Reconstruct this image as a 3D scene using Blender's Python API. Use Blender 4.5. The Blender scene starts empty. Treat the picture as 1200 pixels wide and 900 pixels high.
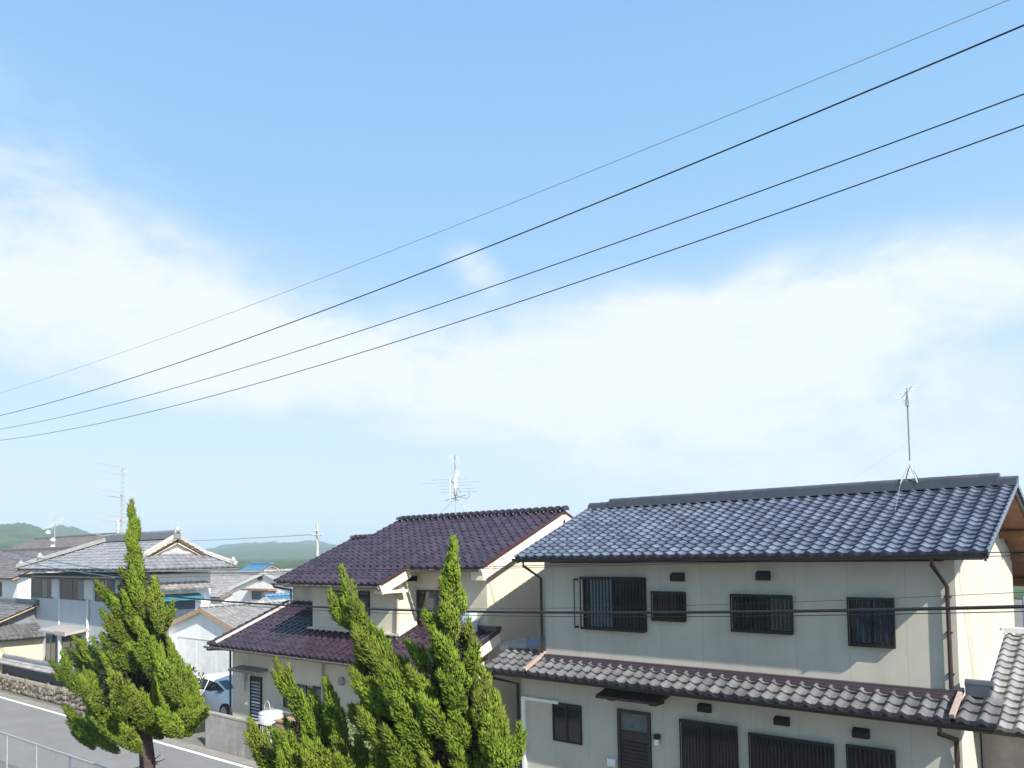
import bpy, bmesh, math, random
import numpy as np
from mathutils import Vector, Matrix
R = math.radians
random.seed(7)
rng = np.random.default_rng(11)
S = bpy.context.scene
COL = S.collection

# ------------------------------------------------------------------ camera
CAMZ = 5.8
YAW, PITCH, ROLL, FPX, CX, CY = R(40.7383), R(2.65), 0.0175, 930.0, 600.0, 603.05
fh = Vector((-math.sin(YAW), math.cos(YAW), 0)); r0 = Vector((math.cos(YAW), math.sin(YAW), 0)); zz = Vector((0, 0, 1))
FW = math.cos(PITCH) * fh + math.sin(PITCH) * zz
u0 = -math.sin(PITCH) * fh + math.cos(PITCH) * zz
UP = math.cos(ROLL) * u0 + math.sin(ROLL) * r0
RT = math.cos(ROLL) * r0 - math.sin(ROLL) * u0
cam = bpy.data.cameras.new('camera'); camo = bpy.data.objects.new('camera', cam); COL.objects.link(camo)
m = Matrix.Identity(4)
for i in range(3):
    m[i][0], m[i][1], m[i][2] = RT[i], UP[i], -FW[i]
m[2][3] = CAMZ
camo.matrix_world = m
cam.sensor_width = 36; cam.lens = FPX / 1200 * 36; cam.shift_y = (CY - 450) / 1200
cam.clip_start = .1; cam.clip_end = 20000
S.camera = camo

# ------------------------------------------------------------------ sky, sun, exposure
SUN = Vector((2.6, -.82, 2.15)).normalized()
SUN_EL = math.asin(SUN.z); SUN_ROT = math.atan2(SUN.x, SUN.y)
sl = bpy.data.lights.new('sun', 'SUN'); sl.energy = 5.0; sl.angle = R(.53); sl.color = (1, .94, .83)
so = bpy.data.objects.new('sun', sl); COL.objects.link(so)
so.rotation_euler = SUN.to_track_quat('Z', 'Y').to_euler(); so.location = SUN * 60
S.view_settings.view_transform = 'Standard'; S.view_settings.look = 'None'
S.view_settings.gamma = 1; S.view_settings.use_curve_mapping = False
S.view_settings.exposure = 0.93
S.render.engine = 'CYCLES'
S.cycles.max_bounces = 8; S.cycles.volume_bounces = 1; S.cycles.transparent_max_bounces = 12

def ray(px, py):
    px, py = float(px), float(py)
    return FW + (px - CX) / FPX * RT - (py - CY) / FPX * UP

w = bpy.data.worlds.new("World"); S.world = w; w.use_nodes = True
nt = w.node_tree; nt.nodes.clear()
def N(t, **k):
    n = nt.nodes.new(t)
    for a, b in k.items(): setattr(n, a, b)
    return n
def L(a, b): nt.links.new(a, b)
out = N('ShaderNodeOutputWorld'); bg = N('ShaderNodeBackground'); bg.inputs[1].default_value = .15
sky = N('ShaderNodeTexSky', sky_type='NISHITA'); sky.sun_disc = False
sky.sun_elevation = SUN_EL; sky.sun_rotation = SUN_ROT; sky.air_density = 1.0; sky.dust_density = .6; sky.ozone_density = 1.2
tc = N('ShaderNodeTexCoord'); sep = N('ShaderNodeSeparateXYZ'); L(tc.outputs['Generated'], sep.inputs[0])
def M(op, a, b=None, c=None, clamp=False):
    n = N('ShaderNodeMath', operation=op); n.use_clamp = clamp
    for i, v in enumerate((a, b, c)):
        if v is None: continue
        if isinstance(v, (int, float)): n.inputs[i].default_value = v
        else: L(v, n.inputs[i])
    return n.outputs[0]
az = M('ARCTAN2', sep.outputs[0], sep.outputs[1])          # compass bearing of the sky direction
el = M('ARCSINE', sep.outputs[2])
comb = N('ShaderNodeCombineXYZ'); L(az, comb.inputs[0]); L(el, comb.inputs[1])
# wind-drawn noise over the dome warps the edges of the cloud banks
mp = N('ShaderNodeMapping'); mp.inputs['Scale'].default_value = (3.0, 6.5, 1); mp.inputs['Rotation'].default_value = (0, 0, R(-14))
L(comb.outputs[0], mp.inputs[0])
n1 = N('ShaderNodeTexNoise'); n1.inputs['Scale'].default_value = 1.6; n1.inputs['Detail'].default_value = 8; n1.inputs['Roughness'].default_value = .58
n1.inputs['Distortion'].default_value = .6
L(mp.outputs[0], n1.inputs['Vector'])
n2 = N('ShaderNodeTexNoise'); n2.inputs['Scale'].default_value = 5.5; n2.inputs['Detail'].default_value = 6; n2.inputs['Roughness'].default_value = .55
L(mp.outputs[0], n2.inputs['Vector'])
def azel(px, py):
    d = ray(px, py).normalized(); return math.atan2(d.x, d.y), math.asin(d.z)
# cloud banks: bearing / elevation centre, a point on the long axis, half widths (radians), weight
banks = [((40, 330), (330, 395), .50, .135, 1.0), ((330, 420), (560, 455), .36, .085, .75),
         ((760, 420), (1060, 370), .46, .115, 1.0), ((1120, 320), (1320, 290), .30, .075, .75),
         ((900, 495), (1250, 530), .55, .15, .80), ((555, 312), (600, 335), .055, .032, .75),
         ((-60, 160), (80, 210), .30, .13, .35)]
tot = None
for (c, e, a, b, wgt) in banks:
    ca, ce = azel(*c), azel(*e)
    rot = math.atan2(ce[1] - ca[1], ce[0] - ca[0])
    mm = N('ShaderNodeMapping', vector_type='TEXTURE')
    mm.inputs['Location'].default_value = (ca[0], ca[1], 0); mm.inputs['Rotation'].default_value = (0, 0, rot)
    mm.inputs['Scale'].default_value = (a, b, 1); L(comb.outputs[0], mm.inputs[0])
    ln = N('ShaderNodeVectorMath', operation='LENGTH'); L(mm.outputs[0], ln.inputs[0])
    g = N('ShaderNodeMapRange', interpolation_type='SMOOTHSTEP')
    for k, v in zip((1, 2, 3, 4), (0.0, 1.25, wgt, 0.0)): g.inputs[k].default_value = v
    L(ln.outputs['Value'], g.inputs[0])
    tot = g.outputs[0] if tot is None else M('ADD', tot, g.outputs[0])
nm = N('ShaderNodeMapRange')
for k, v in zip((1, 2, 3, 4), (.32, .66, .40, 1.18)): nm.inputs[k].default_value = v
L(n1.outputs['Fac'], nm.inputs[0])
nf = M('MULTIPLY_ADD', n2.outputs['Fac'], 1.0 * .75, -.5 * .75)
msk = M('ADD', M('MULTIPLY', tot, nm.outputs[0]), M('MULTIPLY', nf, M('MINIMUM', tot, .8)))
mr = N('ShaderNodeMapRange', interpolation_type='SMOOTHSTEP')
for k, v in zip((1, 2, 3, 4), (.0, 1.0, 0.0, .92)): mr.inputs[k].default_value = v
L(msk, mr.inputs[0])
# the milky air and the clouds lie over the north-west; the unseen rest of the dome is dimmed to lower the ambient light
dt = N('ShaderNodeVectorMath', operation='DOT_PRODUCT'); L(tc.outputs['Generated'], dt.inputs[0]); dt.inputs[1].default_value = tuple(fh)
nw = N('ShaderNodeMapRange', interpolation_type='SMOOTHSTEP')
for k, v in zip((1, 2, 3, 4), (-.1, .55, .0, 1.0)): nw.inputs[k].default_value = v
L(dt.outputs['Value'], nw.inputs[0])
gain = N('ShaderNodeVectorMath', operation='MULTIPLY'); L(sky.outputs[0], gain.inputs[0]); gain.inputs[1].default_value = (.56, .66, .70)
ramp = N('ShaderNodeValToRGB'); L(M('MULTIPLY', el, 1 / .8), ramp.inputs[0]); ramp.color_ramp.interpolation = 'B_SPLINE'
stops = [(.0, (2.70, 3.16, 3.62)), (.06, (2.66, 3.16, 3.60)), (.19, (2.42, 3.04, 3.66)), (.37, (1.56, 2.50, 3.58)), (.54, (1.26, 2.26, 3.46)), (.75, (1.00, 2.02, 3.36)), (1.0, (.80, 1.7, 3.0))]
while len(ramp.color_ramp.elements) < len(stops): ramp.color_ramp.elements.new(.5)
for e_, (p_, c_) in zip(ramp.color_ramp.elements, stops): e_.position = p_; e_.color = tuple(v / 4 for v in c_) + (1,)
air = N('ShaderNodeVectorMath', operation='SCALE'); L(ramp.outputs[0], air.inputs[0]); air.inputs['Scale'].default_value = 4
vf = M('MULTIPLY', nw.outputs[0], .92)
mx0 = N('ShaderNodeMix', data_type='RGBA'); L(vf, mx0.inputs[0]); L(gain.outputs[0], mx0.inputs[6]); L(air.outputs[0], mx0.inputs[7])
mx = N('ShaderNodeMix', data_type='RGBA'); L(mr.outputs[0], mx.inputs[0]); L(mx0.outputs[2], mx.inputs[6]); mx.inputs[7].default_value = (3.38, 3.55, 3.78, 1)
L(mx.outputs[2], bg.inputs[0]); L(bg.outputs[0], out.inputs[0])

# ------------------------------------------------------------------ helpers
def at(px, py, X=None, Y=None, Z=None):
    d = ray(px, py)
    t = X / d.x if X is not None else (Y / d.y if Y is not None else (Z - CAMZ) / d.z)
    return Vector((0, 0, CAMZ)) + d * t

MATS = {}
def mat(name, col, rough=.7, var=.12, scale=3., bump=0., bscale=40., metal=0., spec=.4, coat=0., attr=None, attr_amt=.3,
        stain=None, stain_amt=0., stain_scale=1.2, streak=False, seams=None, transl=None):
    if name in MATS: return MATS[name]
    m = bpy.data.materials.new(name); m.use_nodes = True; MATS[name] = m
    t = m.node_tree; n = t.nodes; l = t.links; b = n['Principled BSDF']
    tc = n.new('ShaderNodeTexCoord')
    no = n.new('ShaderNodeTexNoise'); no.inputs['Scale'].default_value = scale; no.inputs['Detail'].default_value = 6; no.inputs['Roughness'].default_value = .6
    l.new(tc.outputs['Object'], no.inputs['Vector'])
    mr = n.new('ShaderNodeMapRange'); mr.inputs[1].default_value = .3; mr.inputs[2].default_value = .7
    mr.inputs[3].default_value = 1 - var; mr.inputs[4].default_value = 1 + var
    l.new(no.outputs['Fac'], mr.inputs[0])
    fac = mr.outputs[0]
    if attr:
        a = n.new('ShaderNodeAttribute'); a.attribute_name = attr
        ma = n.new('ShaderNodeMapRange'); ma.inputs[3].default_value = 1 - attr_amt; ma.inputs[4].default_value = 1 + attr_amt
        l.new(a.outputs['Fac'], ma.inputs[0])
        mu = n.new('ShaderNodeMath'); mu.operation = 'MULTIPLY'; l.new(fac, mu.inputs[0]); l.new(ma.outputs[0], mu.inputs[1]); fac = mu.outputs[0]
    vm = n.new('ShaderNodeVectorMath'); vm.operation = 'SCALE'; vm.inputs[0].default_value = col[:3]; l.new(fac, vm.inputs['Scale'])
    c = vm.outputs[0]
    if stain:
        mp = n.new('ShaderNodeMapping'); mp.inputs['Scale'].default_value = (1, 1, .18) if streak else (1, 1, 1)
        l.new(tc.outputs['Object'], mp.inputs[0])
        n3 = n.new('ShaderNodeTexNoise'); n3.inputs['Scale'].default_value = stain_scale; n3.inputs['Detail'].default_value = 7; n3.inputs['Roughness'].default_value = .65
        l.new(mp.outputs[0], n3.inputs['Vector'])
        m3 = n.new('ShaderNodeMapRange'); m3.inputs[1].default_value = .48; m3.inputs[2].default_value = .72; m3.inputs[3].default_value = 0; m3.inputs[4].default_value = stain_amt
        l.new(n3.outputs['Fac'], m3.inputs[0])
        mx = n.new('ShaderNodeMix'); mx.data_type = 'RGBA'; l.new(m3.outputs[0], mx.inputs[0]); l.new(c, mx.inputs[6]); mx.inputs[7].default_value = (*stain, 1)
        c = mx.outputs[2]
    if seams:                                     # caulked joints between cladding boards, every `seams` metres along x
        sx = n.new('ShaderNodeSeparateXYZ'); l.new(tc.outputs['Object'], sx.inputs[0])
        ad = n.new('ShaderNodeMath'); ad.operation = 'ADD'; l.new(sx.outputs[0], ad.inputs[0]); l.new(sx.outputs[1], ad.inputs[1])
        mo = n.new('ShaderNodeMath'); mo.operation = 'PINGPONG'; mo.inputs[1].default_value = seams / 2; l.new(ad.outputs[0], mo.inputs[0])
        lt = n.new('ShaderNodeMath'); lt.operation = 'LESS_THAN'; lt.inputs[1].default_value = .006; l.new(mo.outputs[0], lt.inputs[0])
        ms = n.new('ShaderNodeMath'); ms.operation = 'MULTIPLY'; ms.inputs[1].default_value = .28; l.new(lt.outputs[0], ms.inputs[0])
        mx = n.new('ShaderNodeMix'); mx.data_type = 'RGBA'; l.new(ms.outputs[0], mx.inputs[0]); l.new(c, mx.inputs[6]); mx.inputs[7].default_value = (.12, .11, .09, 1)
        c = mx.outputs[2]
    l.new(c, b.inputs['Base Color'])
    b.inputs['Roughness'].default_value = rough; b.inputs['Metallic'].default_value = metal
    b.inputs['Specular IOR Level'].default_value = spec
    b.inputs['Coat Weight'].default_value = coat; b.inputs['Coat Roughness'].default_value = .15
    if bump:
        nb = n.new('ShaderNodeTexNoise'); nb.inputs['Scale'].default_value = bscale; nb.inputs['Detail'].default_value = 4
        l.new(tc.outputs['Object'], nb.inputs['Vector'])
        bp = n.new('ShaderNodeBump'); bp.inputs['Strength'].default_value = bump; bp.inputs['Distance'].default_value = .02
        l.new(nb.outputs['Fac'], bp.inputs['Height']); l.new(bp.outputs[0], b.inputs['Normal'])
    if transl:
        tr = n.new('ShaderNodeBsdfTranslucent'); tv = n.new('ShaderNodeVectorMath'); tv.operation = 'MULTIPLY'; tv.inputs[1].default_value = transl
        l.new(c, tv.inputs[0]); l.new(tv.outputs[0], tr.inputs[0])
        ms = n.new('ShaderNodeMixShader'); ms.inputs[0].default_value = .07
        l.new(b.outputs[0], ms.inputs[1]); l.new(tr.outputs[0], ms.inputs[2]); l.new(ms.outputs[0], n['Material Output'].inputs[0])
    return m

def glass_mat():
    m = bpy.data.materials.new('window_glass'); m.use_nodes = True; t = m.node_tree; n = t.nodes; l = t.links
    n.remove(n['Principled BSDF'])
    tr = n.new('ShaderNodeBsdfTransparent'); tr.inputs[0].default_value = (.62, .67, .70, 1)
    gl = n.new('ShaderNodeBsdfGlossy'); gl.inputs['Roughness'].default_value = .03
    fr = n.new('ShaderNodeFresnel'); fr.inputs[0].default_value = 1.5
    ma = n.new('ShaderNodeMath'); ma.operation = 'MULTIPLY_ADD'; ma.inputs[1].default_value = 1.2; ma.inputs[2].default_value = .02; l.new(fr.outputs[0], ma.inputs[0])
    mi = n.new('ShaderNodeMixShader'); l.new(ma.outputs[0], mi.inputs[0]); l.new(tr.outputs[0], mi.inputs[1]); l.new(gl.outputs[0], mi.inputs[2])
    l.new(mi.outputs[0], n['Material Output'].inputs[0]); return m
GLASS = glass_mat()

class MB:
    """collects faces (world coordinates) for ONE mesh object"""
    def __init__(s): s.v = []; s.f = []; s.mi = []; s.sm = []; s.at = []
    def add(s, vs, fs, mi=0, smooth=False, at_=.5):
        o = len(s.v); s.v += [tuple(p) for p in vs]
        for f in fs: s.f.append([o + i for i in f]); s.mi.append(mi); s.sm.append(smooth); s.at.append(at_)
        return s
    def box(s, x0, x1, y0, y1, z0, z1, mi=0):
        return s.add([(x0, y0, z0), (x1, y0, z0), (x1, y1, z0), (x0, y1, z0), (x0, y0, z1), (x1, y0, z1), (x1, y1, z1), (x0, y1, z1)],
                     [(3, 2, 1, 0), (4, 5, 6, 7), (0, 1, 5, 4), (1, 2, 6, 5), (2, 3, 7, 6), (3, 0, 4, 7)], mi)
    def obox(s, c, ax, ay, az, mi=0):
        c, ax, ay, az = map(Vector, (c, ax, ay, az)); vs = []
        for k in (-1, 1):
            for (i, j) in ((-1, -1), (1, -1), (1, 1), (-1, 1)): vs.append(c + ax * i + ay * j + az * k)
        return s.add(vs, [(3, 2, 1, 0), (4, 5, 6, 7), (0, 1, 5, 4), (1, 2, 6, 5), (2, 3, 7, 6), (3, 0, 4, 7)], mi)
    def prism(s, poly, d, mi=0):
        d = Vector(d); n = len(poly); P = [Vector(p) for p in poly]
        vs = P + [p + d for p in P]
        return s.add(vs, [tuple(range(n))[::-1], tuple(range(n, 2 * n))] + [(i, (i + 1) % n, n + (i + 1) % n, n + i) for i in range(n)], mi)
    def tube(s, pts, r, n=8, mi=0, caps=True):
        pts = [Vector(p) for p in pts]; vs = []; fs = []; rr = r if isinstance(r, (list, tuple)) else [r] * len(pts)
        prev = None
        for i, p in enumerate(pts):
            d = (pts[min(i + 1, len(pts) - 1)] - pts[max(i - 1, 0)]).normalized()
            ref = Vector((0, 0, 1)) if abs(d.z) < .9 else Vector((1, 0, 0))
            a = d.cross(ref).normalized()
            if prev is not None and a.dot(prev) < 0 and abs(d.z) > .85: a = -a
            prev = a; b = d.cross(a)
            vs += [p + (a * math.cos(2 * math.pi * k / n) + b * math.sin(2 * math.pi * k / n)) * rr[i] for k in range(n)]
        for i in range(len(pts) - 1):
            for k in range(n): fs.append((i * n + k, i * n + (k + 1) % n, (i + 1) * n + (k + 1) % n, (i + 1) * n + k))
        s.add(vs, fs, mi, n > 4)
        if caps: s.add(vs[:n], [tuple(range(n))[::-1]], mi); s.add(vs[-n:], [tuple(range(n))], mi)
        return s
    def lathe(s, c, prof, n=20, mi=0):
        c = Vector(c); vs = []; fs = []
        for (r, z) in prof: vs += [c + Vector((r * math.cos(2 * math.pi * k / n), r * math.sin(2 * math.pi * k / n), z)) for k in range(n)]
        for i in range(len(prof) - 1):
            for k in range(n): fs.append((i * n + k, i * n + (k + 1) % n, (i + 1) * n + (k + 1) % n, (i + 1) * n + k))
        return s.add(vs, fs, mi, True)
    def build(s, name, mats, parent=None, bevel=0):
        if not isinstance(mats, (list, tuple)): mats = [mats]
        org = Vector((0, 0, 0)); p = parent
        while p is not None: org += p.location; p = p.parent
        o_loc = Vector((0, 0, 0))
        if parent is None and s.v:
            a = np.array(s.v); lo = a.min(0); hi = a.max(0); o_loc = Vector(((lo[0] + hi[0]) / 2, (lo[1] + hi[1]) / 2, lo[2])); org = o_loc
        me = bpy.data.meshes.new(name)
        me.from_pydata([(x - org.x, y - org.y, z - org.z) for x, y, z in s.v], [], s.f)
        for m_ in mats: me.materials.append(m_)
        me.polygons.foreach_set('material_index', s.mi); me.polygons.foreach_set('use_smooth', s.sm)
        a = me.attributes.new('tint', 'FLOAT', 'FACE'); a.data.foreach_set('value', s.at)
        me.update()
        o = bpy.data.objects.new(name, me); COL.objects.link(o); o.location = o_loc
        if parent is not None: o.parent = parent
        if bevel:
            b = o.modifiers.new('bevel', 'BEVEL'); b.width = bevel; b.segments = 2; b.limit_method = 'ANGLE'
        return o

def thing(name, label, cat, loc, group=None):
    o = bpy.data.objects.new(name, None); COL.objects.link(o); o.location = loc; o.empty_display_size = .3
    o['label'] = label; o['category'] = cat
    if group: o['group'] = group
    return o
def tag(o, label, cat, group=None):
    o['label'] = label; o['category'] = cat
    if group: o['group'] = group
    return o
def struct(o): o['kind'] = 'structure'; return o

def inpoly(u, v, poly):
    c = False; n = len(poly)
    for i in range(n):
        (x1, y1), (x2, y2) = poly[i], poly[i - 1]
        if (y1 > v) != (y2 > v) and u < (x2 - x1) * (v - y1) / (y2 - y1) + x1: c = not c
    return c

def tiles(mb, O, U, V, width, length, tw=.265, tc=.235, amp=.024, th=.032, poly=None, seed=0, mi=0, flat=.0, eave=True):
    """interlocking pantiles: every tile its own wavy, slightly tilted sheet with a thick lower edge"""
    rnd = random.Random(seed); O = Vector(O); U = Vector(U).normalized(); V = Vector(V).normalized(); Nn = U.cross(V)
    nc = max(1, round(width / tw)); nr = max(1, round(length / tc)); tw = width / nc; tc = length / nr; K = 9
    prof = [(amp * (.85 * math.cos(2 * math.pi * (k / (K - 1) - .30)) + .30 * math.cos(4 * math.pi * (k / (K - 1) - .30)))) for k in range(K)]
    for r in range(nr):
        for c in range(nc):
            if poly and not inpoly((c + .5) * tw, (r + .5) * tc, poly): continue
            j1, j2 = rnd.uniform(-.004, .004), rnd.uniform(-.003, .003); du = rnd.uniform(-.004, .004); dv = rnd.uniform(-.006, .006)
            t = rnd.random(); v0 = r * tc + dv; v1 = (r + 1) * tc + .012
            lo, hi, ri = [], [], []
            for k in range(K):
                u = (c + k / (K - 1)) * tw + du
                e = .010 * math.cos(2 * math.pi * (k / (K - 1) - .30))
                lo.append(O + U * u + V * (v0 - e) + Nn * (prof[k] + th + j1)); hi.append(O + U * u + V * v1 + Nn * (prof[k] + j2))
                ri.append(O + U * u + V * (v0 - e + .004) + Nn * (prof[k] - (.05 if (r == 0 and eave) else .008)))
            mb.add(lo + hi, [(k, k + 1, K + k + 1, K + k) for k in range(K - 1)], mi, True, t)
            mb.add(ri + lo, [(k, k + 1, K + k + 1, K + k) for k in range(K - 1)], mi, True, t * .6)

def slope_slab(mb, O, U, V, width, length, th=.09, off=-.07, mi=0, poly=None):
    O = Vector(O); U = Vector(U).normalized(); V = Vector(V).normalized(); Nn = U.cross(V)
    P = [O + U * a + V * b + Nn * off for a, b in (poly or ((0, 0), (width, 0), (width, length), (0, length)))]
    mb.prism(P, -Nn * th, mi)

def bar(mb, a, b, w_, h, mi=0, up=(0, 0, 1)):
    """box running from a to b"""
    a, b = Vector(a), Vector(b); d = b - a; s_ = d.cross(Vector(up)).normalized(); u_ = s_.cross(d).normalized()
    mb.obox((a + b) / 2, d / 2, s_ * w_ / 2, u_ * h / 2, mi)

def ridge(mb, a, b, w_=.26, h=.24, mi=0, cap=.11, steps=0):
    """stacked ridge: laid courses with a half round cap on top"""
    a, b = Vector(a), Vector(b); d = (b - a); ln = d.length; d.normalize()
    s_ = d.cross(Vector((0, 0, 1))).normalized(); u_ = s_.cross(d)
    bar(mb, a + u_ * h * .3, b + u_ * h * .3, w_, h * .6, mi); bar(mb, a + u_ * h * .68, b + u_ * h * .68, w_ * .86, h * .2, mi)
    n = max(1, steps or round(ln / .3)); K = 9
    for i in range(n):
        p0, p1 = a + d * (ln * i / n), a + d * (ln * (i + 1) / n + .012)
        ring = lambda p, r: [p + u_ * (h * .74) + s_ * math.cos(math.pi * k / (K - 1)) * r + u_ * math.sin(math.pi * k / (K - 1)) * r * .9 for k in range(K)]
        q0, q1 = ring(p0, cap), ring(p1, cap * .93)
        t = random.random()
        mb.add(q0 + q1, [(k, k + 1, K + k + 1, K + k) for k in range(K - 1)], mi, True, t)
        if i in (0, n - 1) or steps: mb.add(q0, [tuple(range(K))], mi, False, t); mb.add(q1, [tuple(range(K))[::-1]], mi, False, t)

def roll_ridge(mb, a, b, r=.12, step=.26, mi=0):
    """barrel ridge tiles, each flared over the next"""
    a, b = Vector(a), Vector(b); d = (b - a); ln = d.length; d.normalize(); n = round(ln / step); s_ = d.cross(Vector((0, 0, 1))).normalized(); u_ = s_.cross(d); K = 9
    for i in range(n):
        p0, p1, pm = a + d * (ln * i / n), a + d * (ln * (i + 1) / n + .03), a + d * (ln * (i + .78) / n)
        rg = lambda p, q: [p + s_ * math.cos(math.pi * k / (K - 1)) * q + u_ * (math.sin(math.pi * k / (K - 1)) * q - .02) for k in range(K)]
        q = rg(p0, r * .82) + rg(pm, r * .86) + rg(pm, r * 1.06) + rg(p1, r * 1.06); t = random.random()
        mb.add(q, [(j * K + k, j * K + k + 1, (j + 1) * K + k + 1, (j + 1) * K + k) for j in range(3) for k in range(K - 1)], mi, True, t)
        mb.add(rg(p0, r * .82), [tuple(range(K))], mi); mb.add(rg(p1, r * 1.06), [tuple(range(K))[::-1]], mi)

# ------------------------------------------------------------------ materials
tile_blue = mat('blue_grey_glazed_tile', (.104, .120, .170), .36, .10, 6, attr='tint', attr_amt=.30, coat=.25, spec=.5)
tile_grey = mat('weathered_grey_tile', (.116, .115, .122), .42, .18, 5, attr='tint', attr_amt=.28, spec=.5, stain=(.19, .18, .17), stain_amt=.35, stain_scale=2.5)
tile_silver = mat('silver_grey_tile', (.22, .218, .222), .42, .15, 5, attr='tint', attr_amt=.2, spec=.5)
tile_purple = mat('purple_brown_glazed_tile', (.031, .0195, .031), .34, .15, 6, attr='tint', attr_amt=.32, coat=.3, spec=.5)
tile_light = mat('old_light_grey_tile', (.24, .235, .235), .5, .15, 5, attr='tint', attr_amt=.22)
tile_azure = mat('bright_blue_tile', (.065, .165, .28), .45, .1, 5, attr='tint', attr_amt=.15)
dark_wood = mat('dark_stained_wood', (.028, .020, .016), .6, .3, 8)
warm_wood = mat('bare_eave_timber', (.20, .085, .032), .65, .3, 5)
board_wood = mat('weathered_barge_timber', (.40, .27, .17), .6, .25, 6)
brown_metal = mat('brown_painted_gutter', (.026, .014, .012), .4, .15, 6)
black_metal = mat('black_bronze_aluminium', (.014, .013, .011), .5, .15, 10, spec=.22)
dull_steel = mat('dull_aerial_tube', (.16, .165, .17), .5, .12, 10)
steel = mat('galvanised_steel', (.42, .43, .43), .45, .12, 10, metal=.5)
white_pvc = mat('white_plastic', (.68, .69, .68), .4, .06, 4)
grey_pvc = mat('grey_plastic_pipe', (.36, .36, .34), .45, .08, 4)
stucco = mat('cream_grey_stucco', (.43, .412, .355), .9, .05, 1.5, bump=.25, bscale=70, stain=(.27, .25, .21), stain_amt=.36, stain_scale=1.4, streak=True, seams=.98)
cream = mat('warm_cream_stucco', (.56, .50, .395), .9, .05, 1.5, bump=.25, bscale=70, stain=(.40, .35, .27), stain_amt=.28, stain_scale=1.3, streak=True)
white_wall = mat('white_wall_panel', (.82, .82, .81), .8, .04, 1.5, seams=1.8, stain=(.55, .54, .5), stain_amt=.25, streak=True)
white_stucco = mat('white_stucco', (.80, .79, .75), .9, .05, 2)
cream_trim = mat('cream_painted_trim', (.66, .58, .46), .6, .05, 3)
curtain_m = mat('pale_blue_curtain', (.50, .58, .66), .9, .18, 9)
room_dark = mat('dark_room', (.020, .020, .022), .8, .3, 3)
pink_mortar = mat('pinkish_mortar', (.34, .265, .235), .9, .15, 9)
blue_flash = mat('blue_coated_sheet', (.11, .17, .30), .4, .1, 4)

# ------------------------------------------------------------------ ground, road, hills
def roadY(x): return 11.89 + .022 * (x + 20.1)
g = MB()
NG = 26; gx = np.r_[np.linspace(-6000, -120, 9), np.linspace(-100, 60, 17), np.linspace(120, 6000, 9)]
gy = np.r_[np.linspace(-6000, -60, 7), np.linspace(-40, 80, 13), np.linspace(120, 6000, 9)]
vs = [(x, y, 0) for y in gy for x in gx]; nx = len(gx)
g.add(vs, [(j * nx + i, j * nx + i + 1, (j + 1) * nx + i + 1, (j + 1) * nx + i) for j in range(len(gy) - 1) for i in range(nx - 1)])
ground_m = mat('yard_gravel', (.15, .142, .125), .95, .22, 1.1, bump=.5, bscale=60, stain=(.10, .12, .05), stain_amt=.5, stain_scale=.25)
struct(g.build('ground', ground_m))
asphalt = mat('old_asphalt', (.185, .185, .185), .9, .12, .7, bump=.45, bscale=120, stain=(.17, .165, .155), stain_amt=.6, stain_scale=.8)
rd = MB(); X0, X1 = -160, 60
P = lambda x, off, z=.004: (x, roadY(x) + off, z)
rd.add([P(X0, -4.4), P(X1, -4.4), P(X1, .5), P(X0, .5)], [(0, 1, 2, 3)])
struct(rd.build('road', asphalt))
ln = MB(); xs = np.linspace(X0, X1, 111)
for a, b in zip(xs[:-1], xs[1:]): ln.add([P(a, -.06, .008), P(b, -.06, .008), P(b, .07, .008), P(a, .07, .008)], [(0, 1, 2, 3)])
struct(ln.build('road_marking', mat('worn_white_road_paint', (.74, .74, .72), .8, .12, 3, stain=(.3, .3, .3), stain_amt=.5, stain_scale=6)))
gt = MB(); gt.add([P(X0, .5, .006), P(X1, .5, .006), P(X1, .16, .006), P(X0, .16, .006)][::-1], [(0, 1, 2, 3)])
struct(gt.build('pavement', mat('gutter_concrete', (.23, .22, .20), .9, .15, 2, stain=(.08, .08, .06), stain_amt=.4, stain_scale=1.5)))

def hill(name, pts, dist, col, seed):
    """ridge line given by bearing/height, a solid wooded hill with a long front slope"""
    rs = np.random.default_rng(seed); mb = MB(); n = 220; xs = np.linspace(0, 1, n); px = np.array([p[0] for p in pts], float); py = np.array([p[1] for p in pts], float)
    rows = 34; V_ = []
    pxs = px[0] + (px[-1] - px[0]) * xs; pys = np.interp(pxs, px, py)
    top = []
    for a, b in zip(pxs, pys):
        d = ray(a, b); h = Vector((d.x, d.y)).length; t = dist / h; top.append((d.x * t, d.y * t, CAMZ + d.z * t))
    top = np.array(top); dirs = top[:, :2] / np.linalg.norm(top[:, :2], axis=1)[:, None]
    for j in range(rows):
        s_ = j / (rows - 1); f = (s_ - .5) * 2       # -1 front foot, 0 crest, 1 back foot
        hgt = math.cos(f * math.pi / 2) ** 1.3
        r_ = f * dist * (.62 if f < 0 else .34)
        wob = rs.normal(0, 1, n); wob = np.convolve(wob, np.ones(5) / 5, 'same') * dist * .0022 * (hgt + .15)
        for i in range(n): V_.append((top[i, 0] + dirs[i, 0] * r_, top[i, 1] + dirs[i, 1] * r_, max(.35, top[i, 2] * hgt + wob[i] - 1)))
    mb.add(V_, [(j * n + i, j * n + i + 1, (j + 1) * n + i + 1, (j + 1) * n + i) for j in range(rows - 1) for i in range(n - 1)], 0, True)
    mm = mat(name + '_woods', col, .95, .55, .045, bump=1.0, bscale=.16, spec=.1, stain=(.075, .105, .055), stain_amt=.45, stain_scale=.012)
    o = mb.build(name, mm); struct(o)
hill('hills', [(-420, 640), (-250, 622), (-120, 630), (-40, 618), (0, 616), (20, 614.5), (40, 617), (52, 622), (62, 626), (100, 640), (180, 652)], 900, (.052, .080, .034), 3)
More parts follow.
